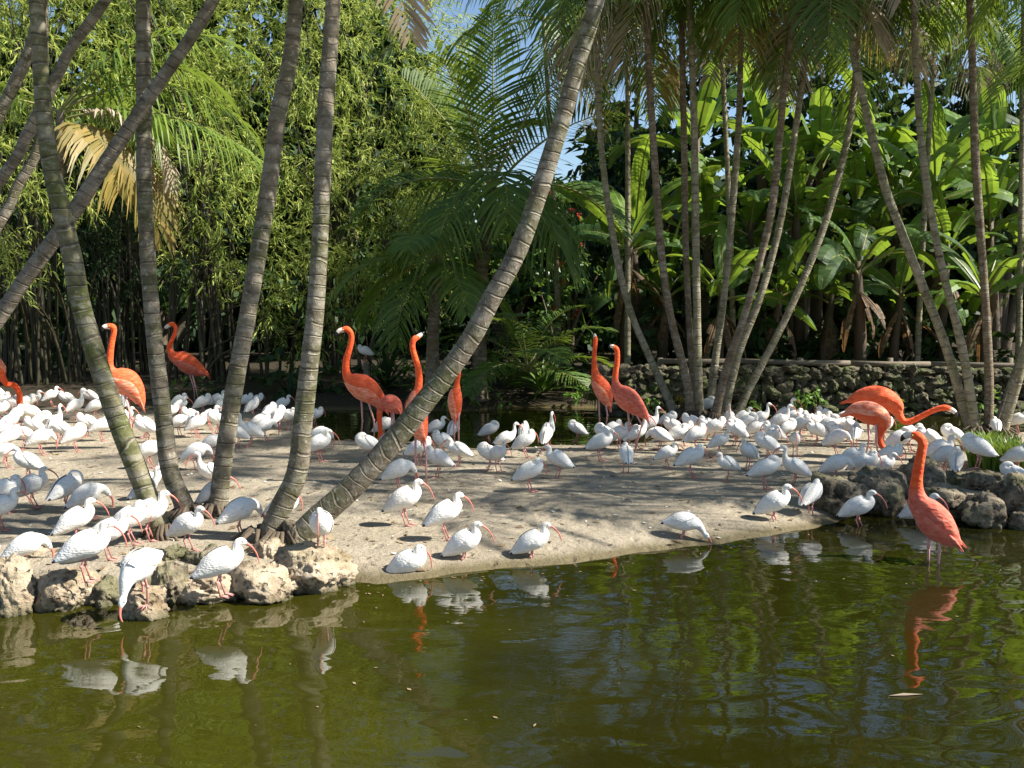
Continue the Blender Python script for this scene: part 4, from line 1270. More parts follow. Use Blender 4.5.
def sphere(c, r, n=8, sc=(1, 1, 1)):
    V = []; Fs = []
    for i in range(n + 1):
        ph = PI * i / n
        for k in range(n):
            th = 2 * PI * k / n
            V.append((c[0] + r * sc[0] * math.sin(ph) * math.cos(th), c[1] + r * sc[1] * math.sin(ph) * math.sin(th), c[2] + r * sc[2] * math.cos(ph)))
    for i in range(n):
        for k in range(n):
            k2 = (k + 1) % n
            Fs.append((i * n + k, i * n + k2, (i + 1) * n + k2, (i + 1) * n + k))
    return V, Fs

TAILB = [(-.190, .100, .004, .016), (-.155, .115, .026, .036), (-.10, .146, .057, .056), (-.04, .184, .079, .073), (.02, .208, .083, .076)]
TAILF = [(-.19, .185, .004, .016), (-.15, .19, .026, .036), (-.10, .192, .056, .056), (-.04, .198, .078, .072), (.02, .195, .080, .074)]
POSES = {
 'S': dict(b=TAILB + [(.06, .222, .068, .062), (.086, .243, .047, .043), (.088, .270, .033, .030), (.084, .295, .026, .023), (.090, .314, .026, .022), (.110, .321, .026, .021), (.131, .314, .018, .014), (.143, .307, .008, .008)],
           bill=[(.121, .317, .017, .0135), (.147, .306, .0095, .008), (.180, .280, .0065, .005), (.207, .241, .0052, .004), (.223, .197, .0042, .0035), (.228, .170, .002, .002)], eye=(.118, .325)),
 'H': dict(b=TAILB + [(.058, .230, .072, .066), (.076, .258, .055, .050), (.070, .280, .040, .034), (.082, .296, .031, .025), (.104, .293, .021, .016), (.118, .283, .008, .008)],
           bill=[(.098, .293, .017, .013), (.124, .274, .0095, .008), (.147, .240, .0065, .005), (.158, .199, .0052, .004), (.158, .158, .0042, .0035), (.152, .135, .002, .002)], eye=(.098, .308)),
 'U': dict(b=TAILB + [(.06, .228, .067, .060), (.090, .262, .043, .040), (.104, .307, .028, .026), (.102, .352, .019, .017), (.104, .385, .020, .018), (.126, .401, .025, .020), (.150, .394, .017, .014), (.163, .386, .008, .008)],
           bill=[(.139, .397, .016, .012), (.167, .386, .011, .009), (.199, .360, .008, .006), (.227, .321, .0065, .005), (.243, .277, .0055, .0045), (.247, .25, .003, .003)], eye=(.138, .404)),
 'F': dict(b=TAILF + [(.07, .182, .062, .058), (.108, .162, .042, .038), (.136, .128, .028, .026), (.153, .098, .020, .018), (.168, .078, .024, .020), (.184, .058, .017, .014), (.190, .046, .008, .008)],
           bill=[(.176, .070, .016, .012), (.195, .045, .011, .009), (.207, .015, .008, .006), (.207, -.015, .006, .005), (.20, -.035, .003, .003)], eye=(.178, .078)),
 'L': dict(b=TAILB + [(.065, .222, .065, .060), (.100, .222, .045, .040), (.127, .205, .032, .028), (.142, .182, .025, .021), (.155, .160, .018, .014), (.160, .148, .008, .008)],
           bill=[(.148, .172, .016, .012), (.166, .146, .011, .009), (.177, .110, .008, .006), (.174, .070, .0065, .005), (.162, .03, .003, .003)], eye=(.152, .180)),
 'P': dict(b=TAILB + [(.065, .230, .072, .066), (.092, .260, .054, .048), (.082, .288, .040, .036), (.050, .300, .033, .030), (.024, .292, .022, .020), (.004, .276, .010, .010)],
           bill=[(.014, .285, .012, .010), (-.018, .262, .010, .008), (-.05, .235, .008, .006), (-.085, .212, .006, .005), (-.11, .198, .003, .003)], eye=(.022, .297), billy=.036),
}
def leg_mesh(hip, knee, foot, y, r=.006, toe=.055, knob=.011):
    mb = MB()
    mb.tube([(hip[0], y, hip[1]), ((hip[0] * .4 + knee[0] * .6), y, hip[1] * .4 + knee[1] * .6), (knee[0], y, knee[1]), (foot[0], y * 1.1, foot[1] + .006)], [r * 2.0, r * 1.15, r * 1.05, r * .9], 7)
    mb.add(*sphere((knee[0], y, knee[1]), knob, 6))
    for a in (-.5, 0, .5):
        mb.tube([(foot[0], y * 1.1, foot[1] + .008), (foot[0] + toe * .5 * math.cos(a), y * 1.1 + toe * .5 * math.sin(a), foot[1] + .010), (foot[0] + toe * math.cos(a), y * 1.1 + toe * math.sin(a), foot[1] + .003)], [r * .8, r * .65, r * .3], 5)
    mb.tube([(foot[0], y * 1.1, foot[1] + .008), (foot[0] - toe * .4, y * 1.1, foot[1] + .004)], [r * .7, r * .3], 5)
    return mb
def make_ibis(pose):
    P = dict(POSES[pose])
    up = .032
    P['b'] = [(a, z + up, c, d) for a, z, c, d in P['b']]
    P['bill'] = [(a, z + up, c, d) for a, z, c, d in P['bill']]
    P['eye'] = (P['eye'][0], P['eye'][1] + up)
    e = empty('white_ibis')
    V, Fs, fr = loft(P['b'], 4, 16)
    mk('body', V, Fs, M['white_feather'], e)
    for sg in (-1, 1):
        V, Fs = wing_patch(fr, 1, 19, sg, ext=.018)
        fm = [1 if (i // 8) < 2 and (i % 8) > 2 else 0 for i in range(len(Fs))]
        mk('wing', V, Fs, [M['white_wing'], M['black_tip']], e, fm=fm)
    V, Fs, _ = loft(P['bill'], 4, 8, yoff=P.get('billy'))
    mk('bill', V, Fs, M['ibis_bill'], e)
    for sg in (-1, 1):
        hx = random.uniform(-.005, .005)
        leg_mesh((-.005 + hx, .18), (-.024 + sg * .012, .10), (.006 + sg * .016, 0), sg * .024).build('leg', M['ibis_leg'], e)
    V, Fs = [], []
    for sg in (-1, 1):
        mk('eye', *sphere((P['eye'][0], sg * .0195, P['eye'][1]), .0042, 6), M['eye'], e)
    return e
PROTO = {k: make_ibis(k) for k in POSES}
used = set()
POSE_TXT = {'S': 'standing', 'H': 'hunched', 'U': 'upright-necked', 'F': 'feeding', 'L': 'head-lowered', 'P': 'preening'}
def bare(e):
    """far birds: the eye is smaller than a picture dot"""
    return e
IB = []   # (px, py, yaw, pose, scale, opts)
def I(px, py, yaw, pose='S', sc=1.0, **kw): IB.append((px, py, yaw, pose, sc, kw))
# left: back rows
I(53, 407, 10, 'S'); I(67, 410, 185, 'H'); I(77, 419, 25, 'U', 1.05); I(89, 408, 190, 'H', 1.1); I(97, 419, 0, 'H'); I(117, 405, 90, 'P', .9); I(125, 412, 80, 'H', .9)
I(27, 415, 10, 'H', 1.05); I(35, 411, 0, 'S', 1.05); I(4, 413, 0, 'H', 1.1); I(13, 418, 20, 'H', 1.05); I(-4, 404, 180, 'H', 1.1); I(18, 427, 40, 'P'); I(2, 424, 0, 'H', 1.1)
I(43, 436, 0, 'P', 1.05); I(57, 438, 60, 'U'); I(60, 444, 180, 'L'); I(87, 437, 185, 'S', 1.1); I(77, 452, 10, 'P', 1.1); I(102, 441, 0, 'P'); I(124, 431, 0, 'S', .95)
I(23, 450, 190, 'L', 1.1); I(42, 455, 0, 'L', 1.1); I(8, 469, 0, 'F'); I(4, 446, 0, 'H', 1.1); I(26, 482, 185, 'S', 1.1, label='ibis turned left with its long bill to the left above the left edge flock')
I(32, 426, 200, 'P'); I(10, 437, 30, 'P', 1.05); I(33, 440, 170, 'H', 1.0); I(12, 454, 10, 'H', 1.05)
# left: front rows
I(36, 508, 0, 'S', 1.05); I(68, 512, 30, 'P', 1.25, label='largest white ibis preening with wings fluffed on open sand left of the first trunk')
I(92, 519, 0, 'L', 1.1); I(7, 513, 0, 'H', 1.05); I(3, 531, 5, 'S', 1.05, label='greyish shaded ibis looking right at the left picture edge above the rocks')
I(28, 560, 0, 'L', 1.05, dz=-.10, label='ibis crouched low behind the small boulder at bottom left')
I(81, 546, 0, 'S', 1.05, label='grey-shaded ibis half hidden behind the pair on the left rocks')
I(87, 582, 0, 'S', 1.18, gy=600, label='ibis on the pale left rock with bill down to the right, nearest of its pair')
I(109, 560, 0, 'S', 1.1, label='ibis just right of the pair leader on the left rocks')
I(134, 545, 0, 'H', 1.0); I(151, 541, 0, 'S', 1.2, label='large ibis in front of the foot of the first front trunk')
I(150, 500, 10, 'U', .95); I(146, 510, 10, 'U', .9); I(190, 552, 330, 'S', 1.0, gy=556, label='ibis facing the camera at the foot of the second front trunk')
I(197, 470, 0, 'L', 1.1); I(212, 492, 180, 'U', 1.0, label='ibis with its bill to the left peeking out beside the third front trunk')
I(218, 514, 0, 'S', 1.05); I(242, 538, 0, 'L', 1.1, label='ibis standing between the feet of the third and fourth trunks')
I(222, 597, 0, 'S', 1.22, gy=600, label='large ibis at the waterline between the third and fourth trunks, bill pointing down right')
I(284, 530, 10, 'H', .95); I(321, 556, 265, 'H', 1.1, gy=578, label='ibis facing the camera on top of the big pitted block')
# behind second / third trunk
I(180, 412, 0, 'H', .95); I(181, 417, 15, 'S', .95); I(205, 415, 0, 'H'); I(218, 412, 0, 'S', .95); I(221, 417, 90, 'P', .9); I(172, 423, 0, 'H', .9); I(190, 428, 180, 'H')
I(194, 437, 310, 'S'); I(199, 438, 5, 'S', .95); I(211, 430, 0, 'S', .95); I(216, 434, 190, 'P', .95); I(180, 436, 0, 'L', .95); I(147, 443, 185, 'S', 1.05); I(144, 438, 200, 'H', .95)
I(152, 468, 0, 'L', 1.0); I(214, 457, 0, 'L', .95)
I(246, 411, 0, 'H', .9); I(258, 410, 20, 'H', .9); I(254, 418, 35, 'S', .95); I(250, 447, 185, 'U', 1.0); I(238, 448, 180, 'L', .9); I(267, 441, 0, 'L', 1.0); I(261, 436, 0, 'P', .95)
I(270, 424, 45, 'P', 1.0); I(280, 430, 50, 'P', 1.0); I(283, 415, 0, 'S', .95); I(289, 430, 320, 'H', 1.0); I(316, 427, 0, 'H', .9); I(320, 452, 0, 'L', 1.0); I(321, 462, 0, 'S', 1.05)
# by the leaning trunk
I(386, 440, 5, 'L', 1.05, label='ibis standing in front of the legs of the feeding middle flamingo'); I(368, 462, 185, 'P', 1.05, label='ibis preening alone on the sand left of the leaning trunk')
I(391, 458, 5, 'U', 1.0); I(437, 441, 0, 'S', .95); I(454, 442, 60, 'P', 1.05); I(420, 466, 0, 'H', 1.0); I(441, 458, 180, 'H', 1.0); I(458, 467, 182, 'S', 1.0); I(437, 478, 180, 'H', 1.05)
I(400, 492, 0, 'L', 1.05); I(407, 526, 0, 'S', 1.08, label='ibis right of the leaning trunk with bright pink legs and bill down right')
I(447, 540, 5, 'S', 1.05, label='ibis on the sand edge directly behind the two waterline ibises left of centre')
I(468, 566, 0, 'S', 1.05, label='ibis wading at the sand edge, second of the three below the leaning trunk')
I(411, 575, 0, 'H', 1.08, dz=-.09, label='leftmost ibis wading low in the shallows below the leaning trunk')
I(535, 562, 0, 'S', 1.05, label='solitary ibis at the waterline in the picture centre with both legs in the shallows')
# middle
I(490, 441, 10, 'P', .95); I(506, 453, 5, 'U', .95); I(524, 446, 85, 'P', .95); I(527, 458, 5, 'S', 1.0); I(547, 451, 80, 'P', .95); I(549, 446, 60, 'U', 1.1)
I(488, 471, 185, 'P', 1.0); I(499, 472, 310, 'S', 1.0); I(557, 479, 182, 'S', 1.0, label='ibis with bill pointing left on the sand just behind the hunched centre ibis')
I(531, 492, 0, 'H', 1.05, label='hunched ibis on one leg-line alone on the open middle sand')
I(576, 442, 180, 'P', .9); I(603, 449, 185, 'P', 1.0); I(600, 461, 5, 'S', 1.0); I(613, 440, 10, 'H', .95); I(620, 450, 0, 'S', 1.0); I(626, 473, 92, 'P', .95, label='narrow ibis seen from behind on the sand below the pair of flamingos')
I(638, 450, 15, 'U', 1.0); I(651, 438, 20, 'U', 1.0); I(659, 451, 182, 'L', 1.0); I(668, 432, 5, 'P', .95); I(673, 441, 180, 'H', .95); I(677, 450, 0, 'S', 1.0)
I(668, 469, 5, 'S', .85); I(692, 478, 0, 'H', 1.05, label='ibis with hanging bill on the sand left of the small left-billed one'); I(692, 439, 180, 'H', 1.0); I(697, 451, 30, 'S', 1.0)
I(708, 418, 0, 'P', 1.05); I(716, 443, 0, 'H', 1.0); I(721, 456, 0, 'S', .88); I(727, 481, 200, 'S', .85, label='small ibis with bill pointing down left in front of the middle flock')
I(729, 431, 270, 'U', 1.0); I(734, 446, 182, 'H', 1.0); I(744, 430, 0, 'S', .95); I(748, 437, 0, 'P', .95); I(761, 431, 10, 'U', .9); I(771, 447, 182, 'S', .95); I(779, 437, 10, 'U', 1.0)
I(786, 429, 0, 'U', 1.1); I(794, 431, 0, 'H', .95); I(801, 433, 0, 'S', .95); I(774, 453, 310, 'H', .95); I(766, 462, 185, 'P', 1.0); I(747, 470, 230, 'S', 1.0); I(795, 456, 268, 'H', .95)
I(793, 486, 182, 'U', 1.05, label='tall-necked ibis with bill to the left in front of the packed right flock')
I(765, 489, 0, 'P', 1.0, label='round-backed preening ibis just left of the tall-necked left-facing one')
I(802, 441, 0, 'H', 1.0); I(812, 437, 10, 'S', 1.0); I(821, 436, 20, 'S', 1.0); I(830, 441, 0, 'P', 1.0); I(824, 428, 180, 'H', .9); I(837, 456, 0, 'L', 1.05)
I(848, 441, 182, 'H', 1.0); I(855, 447, 85, 'P', .95); I(838, 484, 0, 'L', 1.0); I(854, 476, 0, 'S', 1.1, label='large grey-shaded ibis on the dark right rocks beside the stooping flamingo')
I(866, 482, 0, 'H', 1.0); I(882, 482, 0, 'S', .9); I(891, 473, 0, 'H', 1.0); I(885, 441, 0, 'S', 1.0); I(910, 452, 5, 'H', 1.2); I(901, 457, 0, 'P', 1.15); I(928, 454, 185, 'H', 1.05)
I(844, 432, 5, 'H', .95); I(835, 446, 180, 'P', .9); I(757, 442, 10, 'H', .95); I(736, 438, 200, 'P', .9); I(707, 440, 200, 'S', .95); I(684, 446, 30, 'H', .95); I(788, 443, 30, 'P', .95); I(815, 446, 185, 'H', .95)
I(951, 452, 182, 'P', 1.15); I(940, 469, 0, 'S', 1.15); I(946, 475, 0, 'L', 1.1, label='ibis with lowered head on the flat rock right of the nearest flamingo head'); I(956, 479, 90, 'P', 1.0)
I(977, 469, 182, 'P', 1.05, gy=487, label='one-legged ibis with tucked head on the flat-topped right rock'); I(1018, 475, 0, 'P', 1.15); I(1013, 489, 182, 'P', 1.05, dz=-.05); I(1018, 434, 0, 'H', 1.1); I(995, 438, 95, 'H', .9)
I(777, 527, 0, 'S', 1.1, label='ibis facing right at the water edge, left one of the pair by the dark boulder')
I(811, 517, 60, 'H', 1.05, label='ibis seen from behind, right one of the pair by the dark boulder')
I(861, 526, 0, 'S', 1.1, label='ibis at the waterline in front of the dark right rocks, bill down right')
I(921, 524, 0, 'S', 1.0, dz=-.05, label='ibis mostly hidden behind the nearest flamingo')
I(686, 543, 0, 'F', 1.15, label='feeding ibis at the shoreline right of centre with its bill in the water')
I(146, 611, 222, 'F', 1.32, gy=608, dz=.05, pitch=16, label='ibis stretching its neck straight down to drink beside the left rocks')
I(365, 362, 180, 'H', 1.0, far=19.0, label='distant small ibis perched in the greenery behind the middle flamingo')

for l_ in range(1): pass
COLS = [(50, 'near left edge'), (130, 'left of first trunk'), (225, 'behind second trunk'), (340, 'by the fourth trunk'), (480, 'around the leaning trunk'), (590, 'on open middle sand'),
        (660, 'below the flamingo pair'), (760, 'before thin palm clump'), (835, 'before the stone wall'), (905, 'by stooping flamingos'), (2000, 'on the right bank')]
def colname(x):
    for a, b in COLS:
        if x < a: return b
def rowname(y): return 'rearmost row' if y < 430 else 'middle rows' if y < 462 else 'front rows'
groups = {}
for i, (px, py, yaw, pose, sc, kw) in enumerate(IB):
    if pose == 'S' and py < 470 and 'label' not in kw and i % 2:
        IB[i] = (px, py, yaw, 'H', sc, kw)
for i, (px, py, yaw, pose, sc, kw) in enumerate(IB):
    if 'label' in kw: continue
    groups.setdefault((rowname(py), colname(px)), []).append((px, i))
auto = {}
ordn = ords + ['sixteenth', 'seventeenth', 'eighteenth', 'nineteenth', 'twentieth']
for (rw, cl), lst in groups.items():
    lst.sort()
    for k, (_, i) in enumerate(lst):
        px, py, yaw, pose, sc, kw = IB[i]
        fc = 'right-facing' if abs((yaw + 180) % 360 - 180) < 60 else 'left-facing' if abs(yaw - 180) < 60 else 'end-on'
        auto[i] = f'{POSE_TXT[pose]} {fc} white ibis, {ordn[k]} from left of {rw} {cl}' if len(lst) > 1 else f'{POSE_TXT[pose]} {fc} white ibis, only one of {rw} {cl}'

rock_bvh = []
dg = bpy.context.evaluated_depsgraph_get()
dg.update()
def rock_top(x, y):
    best = None
    for o in rocks:
        mw = o.matrix_world; inv = mw.inverted()
        a = inv @ Vector((x, y, 3)); b = inv @ Vector((x, y, -1))
        d = (b - a)
        ok, loc, nr, ix = o.ray_cast(a, d.normalized(), distance=d.length)
        if ok:
            z = (mw @ loc).z
            if best is None or z > best: best = z
    return best
for i, (px, py, yaw, pose, sc, kw) in enumerate(IB):
    dz = kw.get('dz', 0)
    if 'far' in kw:
        p = at(px, py, kw['far'])
    elif 'gy' in kw:
        Yg = gp(px, kw['gy']).y
        p = at(px, py, Yg)
        p.z += dz
    else:
        p = gp(px, py)
        h_ = float(height(np.array([p.x]), np.array([p.y]))[0])
        p = gp(px, py, max(h_, WZ))
        if h_ < WZ: p.z = max(h_, WZ - .04)
        rt = rock_top(p.x, p.y)
        if rt is not None and rt > p.z + .01 and (py > 455) and abs(rt - p.z) < .22:
            p.z = rt - .005
        p.z += dz
    if pose not in used:
        e = PROTO[pose]; used.add(pose)
    else:
        src = PROTO[pose]
        small = py < 455
        e = src.copy(); C.objects.link(e)
        for ch in list(src.children):
            if small and ch.name.startswith('eye'): continue
            c = ch.copy(); C.objects.link(c); c.parent = e
    e.location = p
    view = math.atan2(p.x, p.y)
    e.rotation_euler = (0, R(random.uniform(-5, 4) + kw.get('pitch', 0)), R(yaw + random.uniform(-9, 9)) - view)
    s_ = min(sc, 1.0 + (sc - 1) * .45) * random.uniform(.93, 1.02) * .985
    e.scale = (s_, s_ * random.uniform(.95, 1.1), s_ * random.uniform(.96, 1.04))
    tag(e, kw.get('label', auto.get(i)), 'ibis', 'white ibises flocking on the sand bank')

# ------------------------------------------------------------------ flamingos
def flamingo(label, foot, spine, bill, legs, yaw=0, wing=(2, 14), body='flamingo_body', wingm='flamingo_wing', lat=.8, dz=0.0, face=None, depthpx=None, nwing=True, tail=True):
    """spine: (px, py, radius px) from tail tip to crown of the head, traced in the bird's own side view and turned into metres"""
    gy = depthpx or foot[1]
    g = gp(foot[0], gy)
    s = g.y / F * 1.0
    base = Vector((g.x, g.y, at(foot[0], foot[1], g.y).z + dz))
    e = empty('flamingo', base)
    def lc(px, py): return ((px - foot[0]) * s, (foot[1] - py) * s)
    rows = []
    nb = len(spine)
    for (px, py, r_) in spine:
        x, z = lc(px, py)
        if r_ < 7.5 and py < spine[5][1] + (40 if spine[-1][1] > spine[5][1] else 0): r_ *= .88
        rows.append((x, z, r_ * s, r_ * s * (lat if r_ > 5 else 1)))
    V, Fs, fr = loft(rows, 6, 18)
    ncut = 0
    fm = []
    # neck and head finer orange, trunk feathered
    bodyend = max(i for i, r_ in enumerate(spine) if r_[2] >= .55 * max(q[2] for q in spine)) * 6 + 6
    for i in range(len(Fs)):
        fm.append(0 if i // 18 < bodyend else 1)
    ob = mk('body', V, Fs, M['flamingo_rosy_shade_body' if 'rosy' in body else 'flamingo_body'], e)
    at_ = ob.data.attributes.new('neck', 'FLOAT', 'POINT')
    at_.data.foreach_set('value', [min(1, max(0, (i // 18 - bodyend + 5) / 14)) for i in range(len(V))])
    if nwing:
        for sg in (-1, 1):
            V, Fs = wing_patch(fr, wing[0] * 3, min(bodyend - 2, wing[1] * 3), sg, off=1.06, lift=.004, a1=100, ext=.02)
            mk('wing', V, Fs, M[wingm], e)
    if tail:
        mb = MB()
        x0, z0 = lc(spine[0][0], spine[0][1]); x1, z1 = lc(spine[2][0], spine[2][1])
        d = Vector((x0 - x1, 0, z0 - z1)).normalized()
        for k in range(9):
            yv = (k - 4) * .012
            st = Vector((x1, yv, z1)) + Vector((0, 0, random.uniform(-.015, .02)))
            en = Vector((x0, yv * 1.6, z0)) + d * random.uniform(-.01, .05) + Vector((0, 0, random.uniform(-.03, .02)))
            mb.tube([st, st.lerp(en, .5) + Vector((0, 0, .008)), en], [.014, .016, .003], 6)
        mb.build('tail', M[wingm], e)
    # bill: list of (px, py, r px), first part pale, hooked tip black
    rows = [(*lc(a, b), c * s, c * s * .8) for a, b, c in bill]
    V, Fs, _ = loft(rows, 4, 10)
    n = len(Fs); fm = [1 if i // 10 > (len(rows) - 1) * 4 * .58 else 0 for i in range(n)]
    mk('bill', V, Fs, [M['bill_white'], M['bill_black']], e, fm=fm)
    hx, hz = lc(*face) if face else lc(spine[-2][0], spine[-2][1])
    for sg in (-1, 1):
        mk('eye', *sphere((hx, sg * spine[-2][2] * s * .95, hz), .007, 6), M['eye_yellow'], e)
    for k, lg in enumerate(legs):
        y = (.035 if k == 0 else -.035)
        pts = [(*lc(a, b),) for a, b in lg]
        mb = MB()
        P3 = [Vector((p_[0], y, p_[1])) for p_ in pts]
        rad = [.016] + [.0105] * (len(P3) - 1)
        mb.tube(P3, rad, 8)
        if len(P3) > 2: mb.add(*sphere(P3[1] if len(P3) == 3 else P3[-2], .017, 7))
        f0 = P3[-1]
        for a in (-.45, 0, .45):
            dirx = -1 if bill[-1][0] < spine[len(spine) // 2][0] else 1
            mb.tube([f0 + Vector((0, 0, .008)), f0 + Vector((dirx * .09 * math.cos(a), .09 * math.sin(a), 0.0))], [.010, .004], 5)
        mb.build('leg', M['flamingo_leg'], e)
    e.rotation_euler = (0, 0, -math.atan2(g.x, g.y) + R(yaw))
    tag(e, label, 'flamingo', 'flamingos standing among the ibises')
    return e
flamingo('flamingo half outside the left edge with its neck looping down', (-8, 424),
         [(-32, 372, 1), (-26, 370, 5), (-18, 367, 10), (-8, 366, 12), (-1, 369, 8), (3, 377, 4.5), (7, 384, 3.4), (12, 385, 3.2), (16, 389, 3.2), (18, 396, 3.2), (18, 403, 3.6), (17, 408, 2)],
         [(18, 404, 2.6), (17, 410, 2.6), (14, 414, 2.2), (11, 415, 1)], [[(-8, 375), (-7, 400), (-9, 424)], [(-12, 375), (-13, 402), (-12, 424)]], yaw=5)
flamingo('flamingo with raised straight neck between the first two front trunks', (135, 451),
         [(144, 408, 1), (142, 400, 5), (137, 389, 9.5), (130, 381, 12.5), (122, 376, 11), (116, 371, 7), (114, 364, 4.4), (115, 352, 3.6), (117, 340, 3.2), (119, 331, 3.1), (118.5, 326, 3.5), (114.5, 324.5, 3.0), (112, 325, 1.5)],
         [(115.5, 325, 2.8), (111.5, 325, 2.4), (109, 326.5, 1.9), (108.5, 329.5, .7)], [[(131, 394), (132, 423), (135, 451)], [(127, 394), (133, 418), (124, 412)]], yaw=8, wingm='flamingo_wing')
flamingo('smaller flamingo in shade behind the second front trunk with curved neck', (196, 403),
         [(209, 376, .8), (206, 373, 3), (199, 369, 6.5), (191, 364, 9), (184, 359, 8.5), (177, 356, 5.5), (173, 351, 3.6), (172.5, 345, 2.7), (175, 339, 2.4), (178, 332, 2.3), (178.5, 327, 2.3), (176, 323.7, 2.6), (173, 324.2, 2.1), (171, 325.5, 1)],
         [(173.5, 324.5, 2.1), (170.5, 326, 1.9), (169, 328.5, 1.3), (169.3, 330.5, .5)], [[(190, 372), (194, 387), (195, 403)], [(193, 372), (196, 386), (199, 403)]], yaw=-5, body='flamingo_body', wingm='flamingo_rosy')
flamingo('flamingo standing in profile to the left of the leaning trunk with curved neck', (367, 441),
         [(388, 413, 1), (385, 407, 4), (379, 399, 7.5), (371, 391, 11), (362, 385, 12), (354, 380, 9), (348.5, 375, 5.6), (347, 367, 4.3), (348, 357, 3.8), (351, 347, 3.4), (353, 338, 3.2), (352, 331.5, 3.2), (348.5, 328, 3.4), (345, 328.5, 2.7), (343, 329.5, 1.5)],
         [(345.5, 328.8, 2.7), (341.5, 329.5, 2.4), (338.8, 332, 1.9), (338.8, 335, .7)], [[(362, 395), (363, 421), (361, 438)], [(367, 395), (374, 420), (374, 441)]], yaw=4)
flamingo('flamingo with lowered head mostly hidden behind the left-facing middle one', (391, 443),
         [(402, 413, .8), (400, 410, 4), (396, 405, 7.5), (390, 402, 8.5), (384, 404, 6.5), (380.5, 409, 4), (379.5, 417, 3), (380, 426, 2.8), (380.5, 434, 2.8), (379.5, 438.5, 2.8), (378, 441, 1.5)],
         [(379.5, 438.5, 2.2), (377, 441.5, 2), (374, 442, 1.5), (372, 441, .6)], [[(391, 408), (392, 426), (391, 443)], [(394, 408), (395, 426), (396, 443)]], yaw=-10, body='flamingo_rosy', wingm='flamingo_rosy')
flamingo('flamingo behind the leaning trunk with long neck and bill tipped up to the right', (421, 487),
         [(424, 441, 1), (423, 436, 5), (420, 426, 9), (417, 415, 11.5), (416, 404, 10.5), (417, 395, 7), (419, 387, 4.8), (420, 377, 4), (419, 366, 3.7), (416, 356, 3.4), (413.5, 347, 3.2), (413.5, 340, 3.3), (416, 336.5, 3.5), (419.5, 335, 2.6), (421, 334, 1.5)],
         [(418.5, 335.2, 2.6), (421.5, 333.2, 2.2), (424, 331.3, 1.4), (426, 330, .5)], [[(417, 425), (416.5, 455), (416.5, 484)], [(422, 425), (425.5, 456), (425.5, 487)]], yaw=20, lat=.95)
flamingo('flamingo seen from behind just right of the leaning trunk with its head hidden', (456, 446),
         [(456, 421, 1), (456, 417, 3.5), (456, 410, 5.5), (455.5, 401, 7), (456, 393, 6), (457, 387, 3.8), (457.5, 381, 2.8), (459, 374, 2.6), (459, 366, 2.4), (455, 361, 2.4), (451, 362, 2.4), (449, 364, 1.2)],
         [(450, 362, 2), (447, 363, 1.8), (445, 366, 1.3), (445, 368, .5)], [[(454, 410), (454, 428), (454, 445)], [(459, 410), (459, 428), (459, 446)]], yaw=-6, lat=1.0, tail=True)
flamingo('left flamingo of the upright pair with head pointing straight up', (602, 433),
         [(610, 408, .8), (609, 404, 3.5), (606, 396, 7), (602, 388, 8.5), (598, 381, 7.2), (595, 374, 4.6), (593.8, 366, 3.3), (593.5, 356, 2.8), (594, 347, 2.6), (594.5, 341, 2.6), (594.5, 337.5, 2.5), (594.5, 335, 1.2)],
         [(594.5, 338, 2.0), (594, 335, 1.6), (593, 333, .9), (592.5, 332, .4)], [[(599, 394), (599.5, 414), (600, 432)], [(604, 394), (607, 415), (604.5, 433)]], yaw=10)
flamingo('right flamingo of the upright pair with sloping rosy back', (628, 453),
         [(648, 419, .8), (645, 414, 3.5), (638, 407, 7.5), (630, 400, 10.5), (623, 394, 10), (617, 388, 6.5), (614.5, 381, 4.2), (614.5, 372, 3.4), (616, 362, 3.1), (616.2, 354, 3), (615.5, 348.5, 3), (613, 346, 2.5), (611.5, 345.5, 1.3)],
         [(613, 346.2, 2.3), (610.8, 345.3, 1.9), (608.8, 346, 1.4), (608, 348, .5)], [[(627, 405), (629, 430), (628, 451)], [(632, 405), (642, 424), (634, 453)]], yaw=-6, body='flamingo_rosy', wingm='flamingo_rosy')
flamingo('rear stooping flamingo with neck stretched out low to the right', (880, 449),
         [(843, 403, .8), (850, 401, 3), (860, 398, 7.5), (872, 397, 11), (883, 400, 11.5), (892, 405, 8.5), (896.5, 413, 5), (901, 419.5, 3.8), (908, 419.5, 3.4), (917, 414.5, 3.2), (926, 409, 3.0), (934, 405.5, 3.2), (939, 404.8, 3.5), (943, 405.5, 2.8), (945, 406.3, 1.5)],
         [(941.5, 405.5, 2.8), (945.5, 407, 2.4), (949, 410, 1.8), (950, 413.5, .6)], [[(876, 405), (876, 428), (875, 448)], [(881, 405), (883, 428), (883, 449)]], yaw=0, wingm='flamingo_body')
flamingo('front stooping flamingo with pale pink back and head bent to the ground', (872, 467),
         [(841, 416, .8), (847, 413, 3.5), (856, 411, 8), (866, 412, 11), (875, 415, 10.5), (881, 420, 7.5), (880, 429, 4.8), (878, 437, 3.7), (881, 445, 3.4), (886, 450, 3.3), (888.5, 456, 3.3), (888.5, 461, 3.4), (887, 464.5, 1.6)],
         [(888.5, 461, 2.7), (886.5, 465, 2.5), (883, 466.5, 1.9), (880, 465.5, .7)], [[(866, 420), (868, 440), (864, 462)], [(875, 420), (876.5, 444), (878, 467)]], yaw=-8, wingm='flamingo_wing')
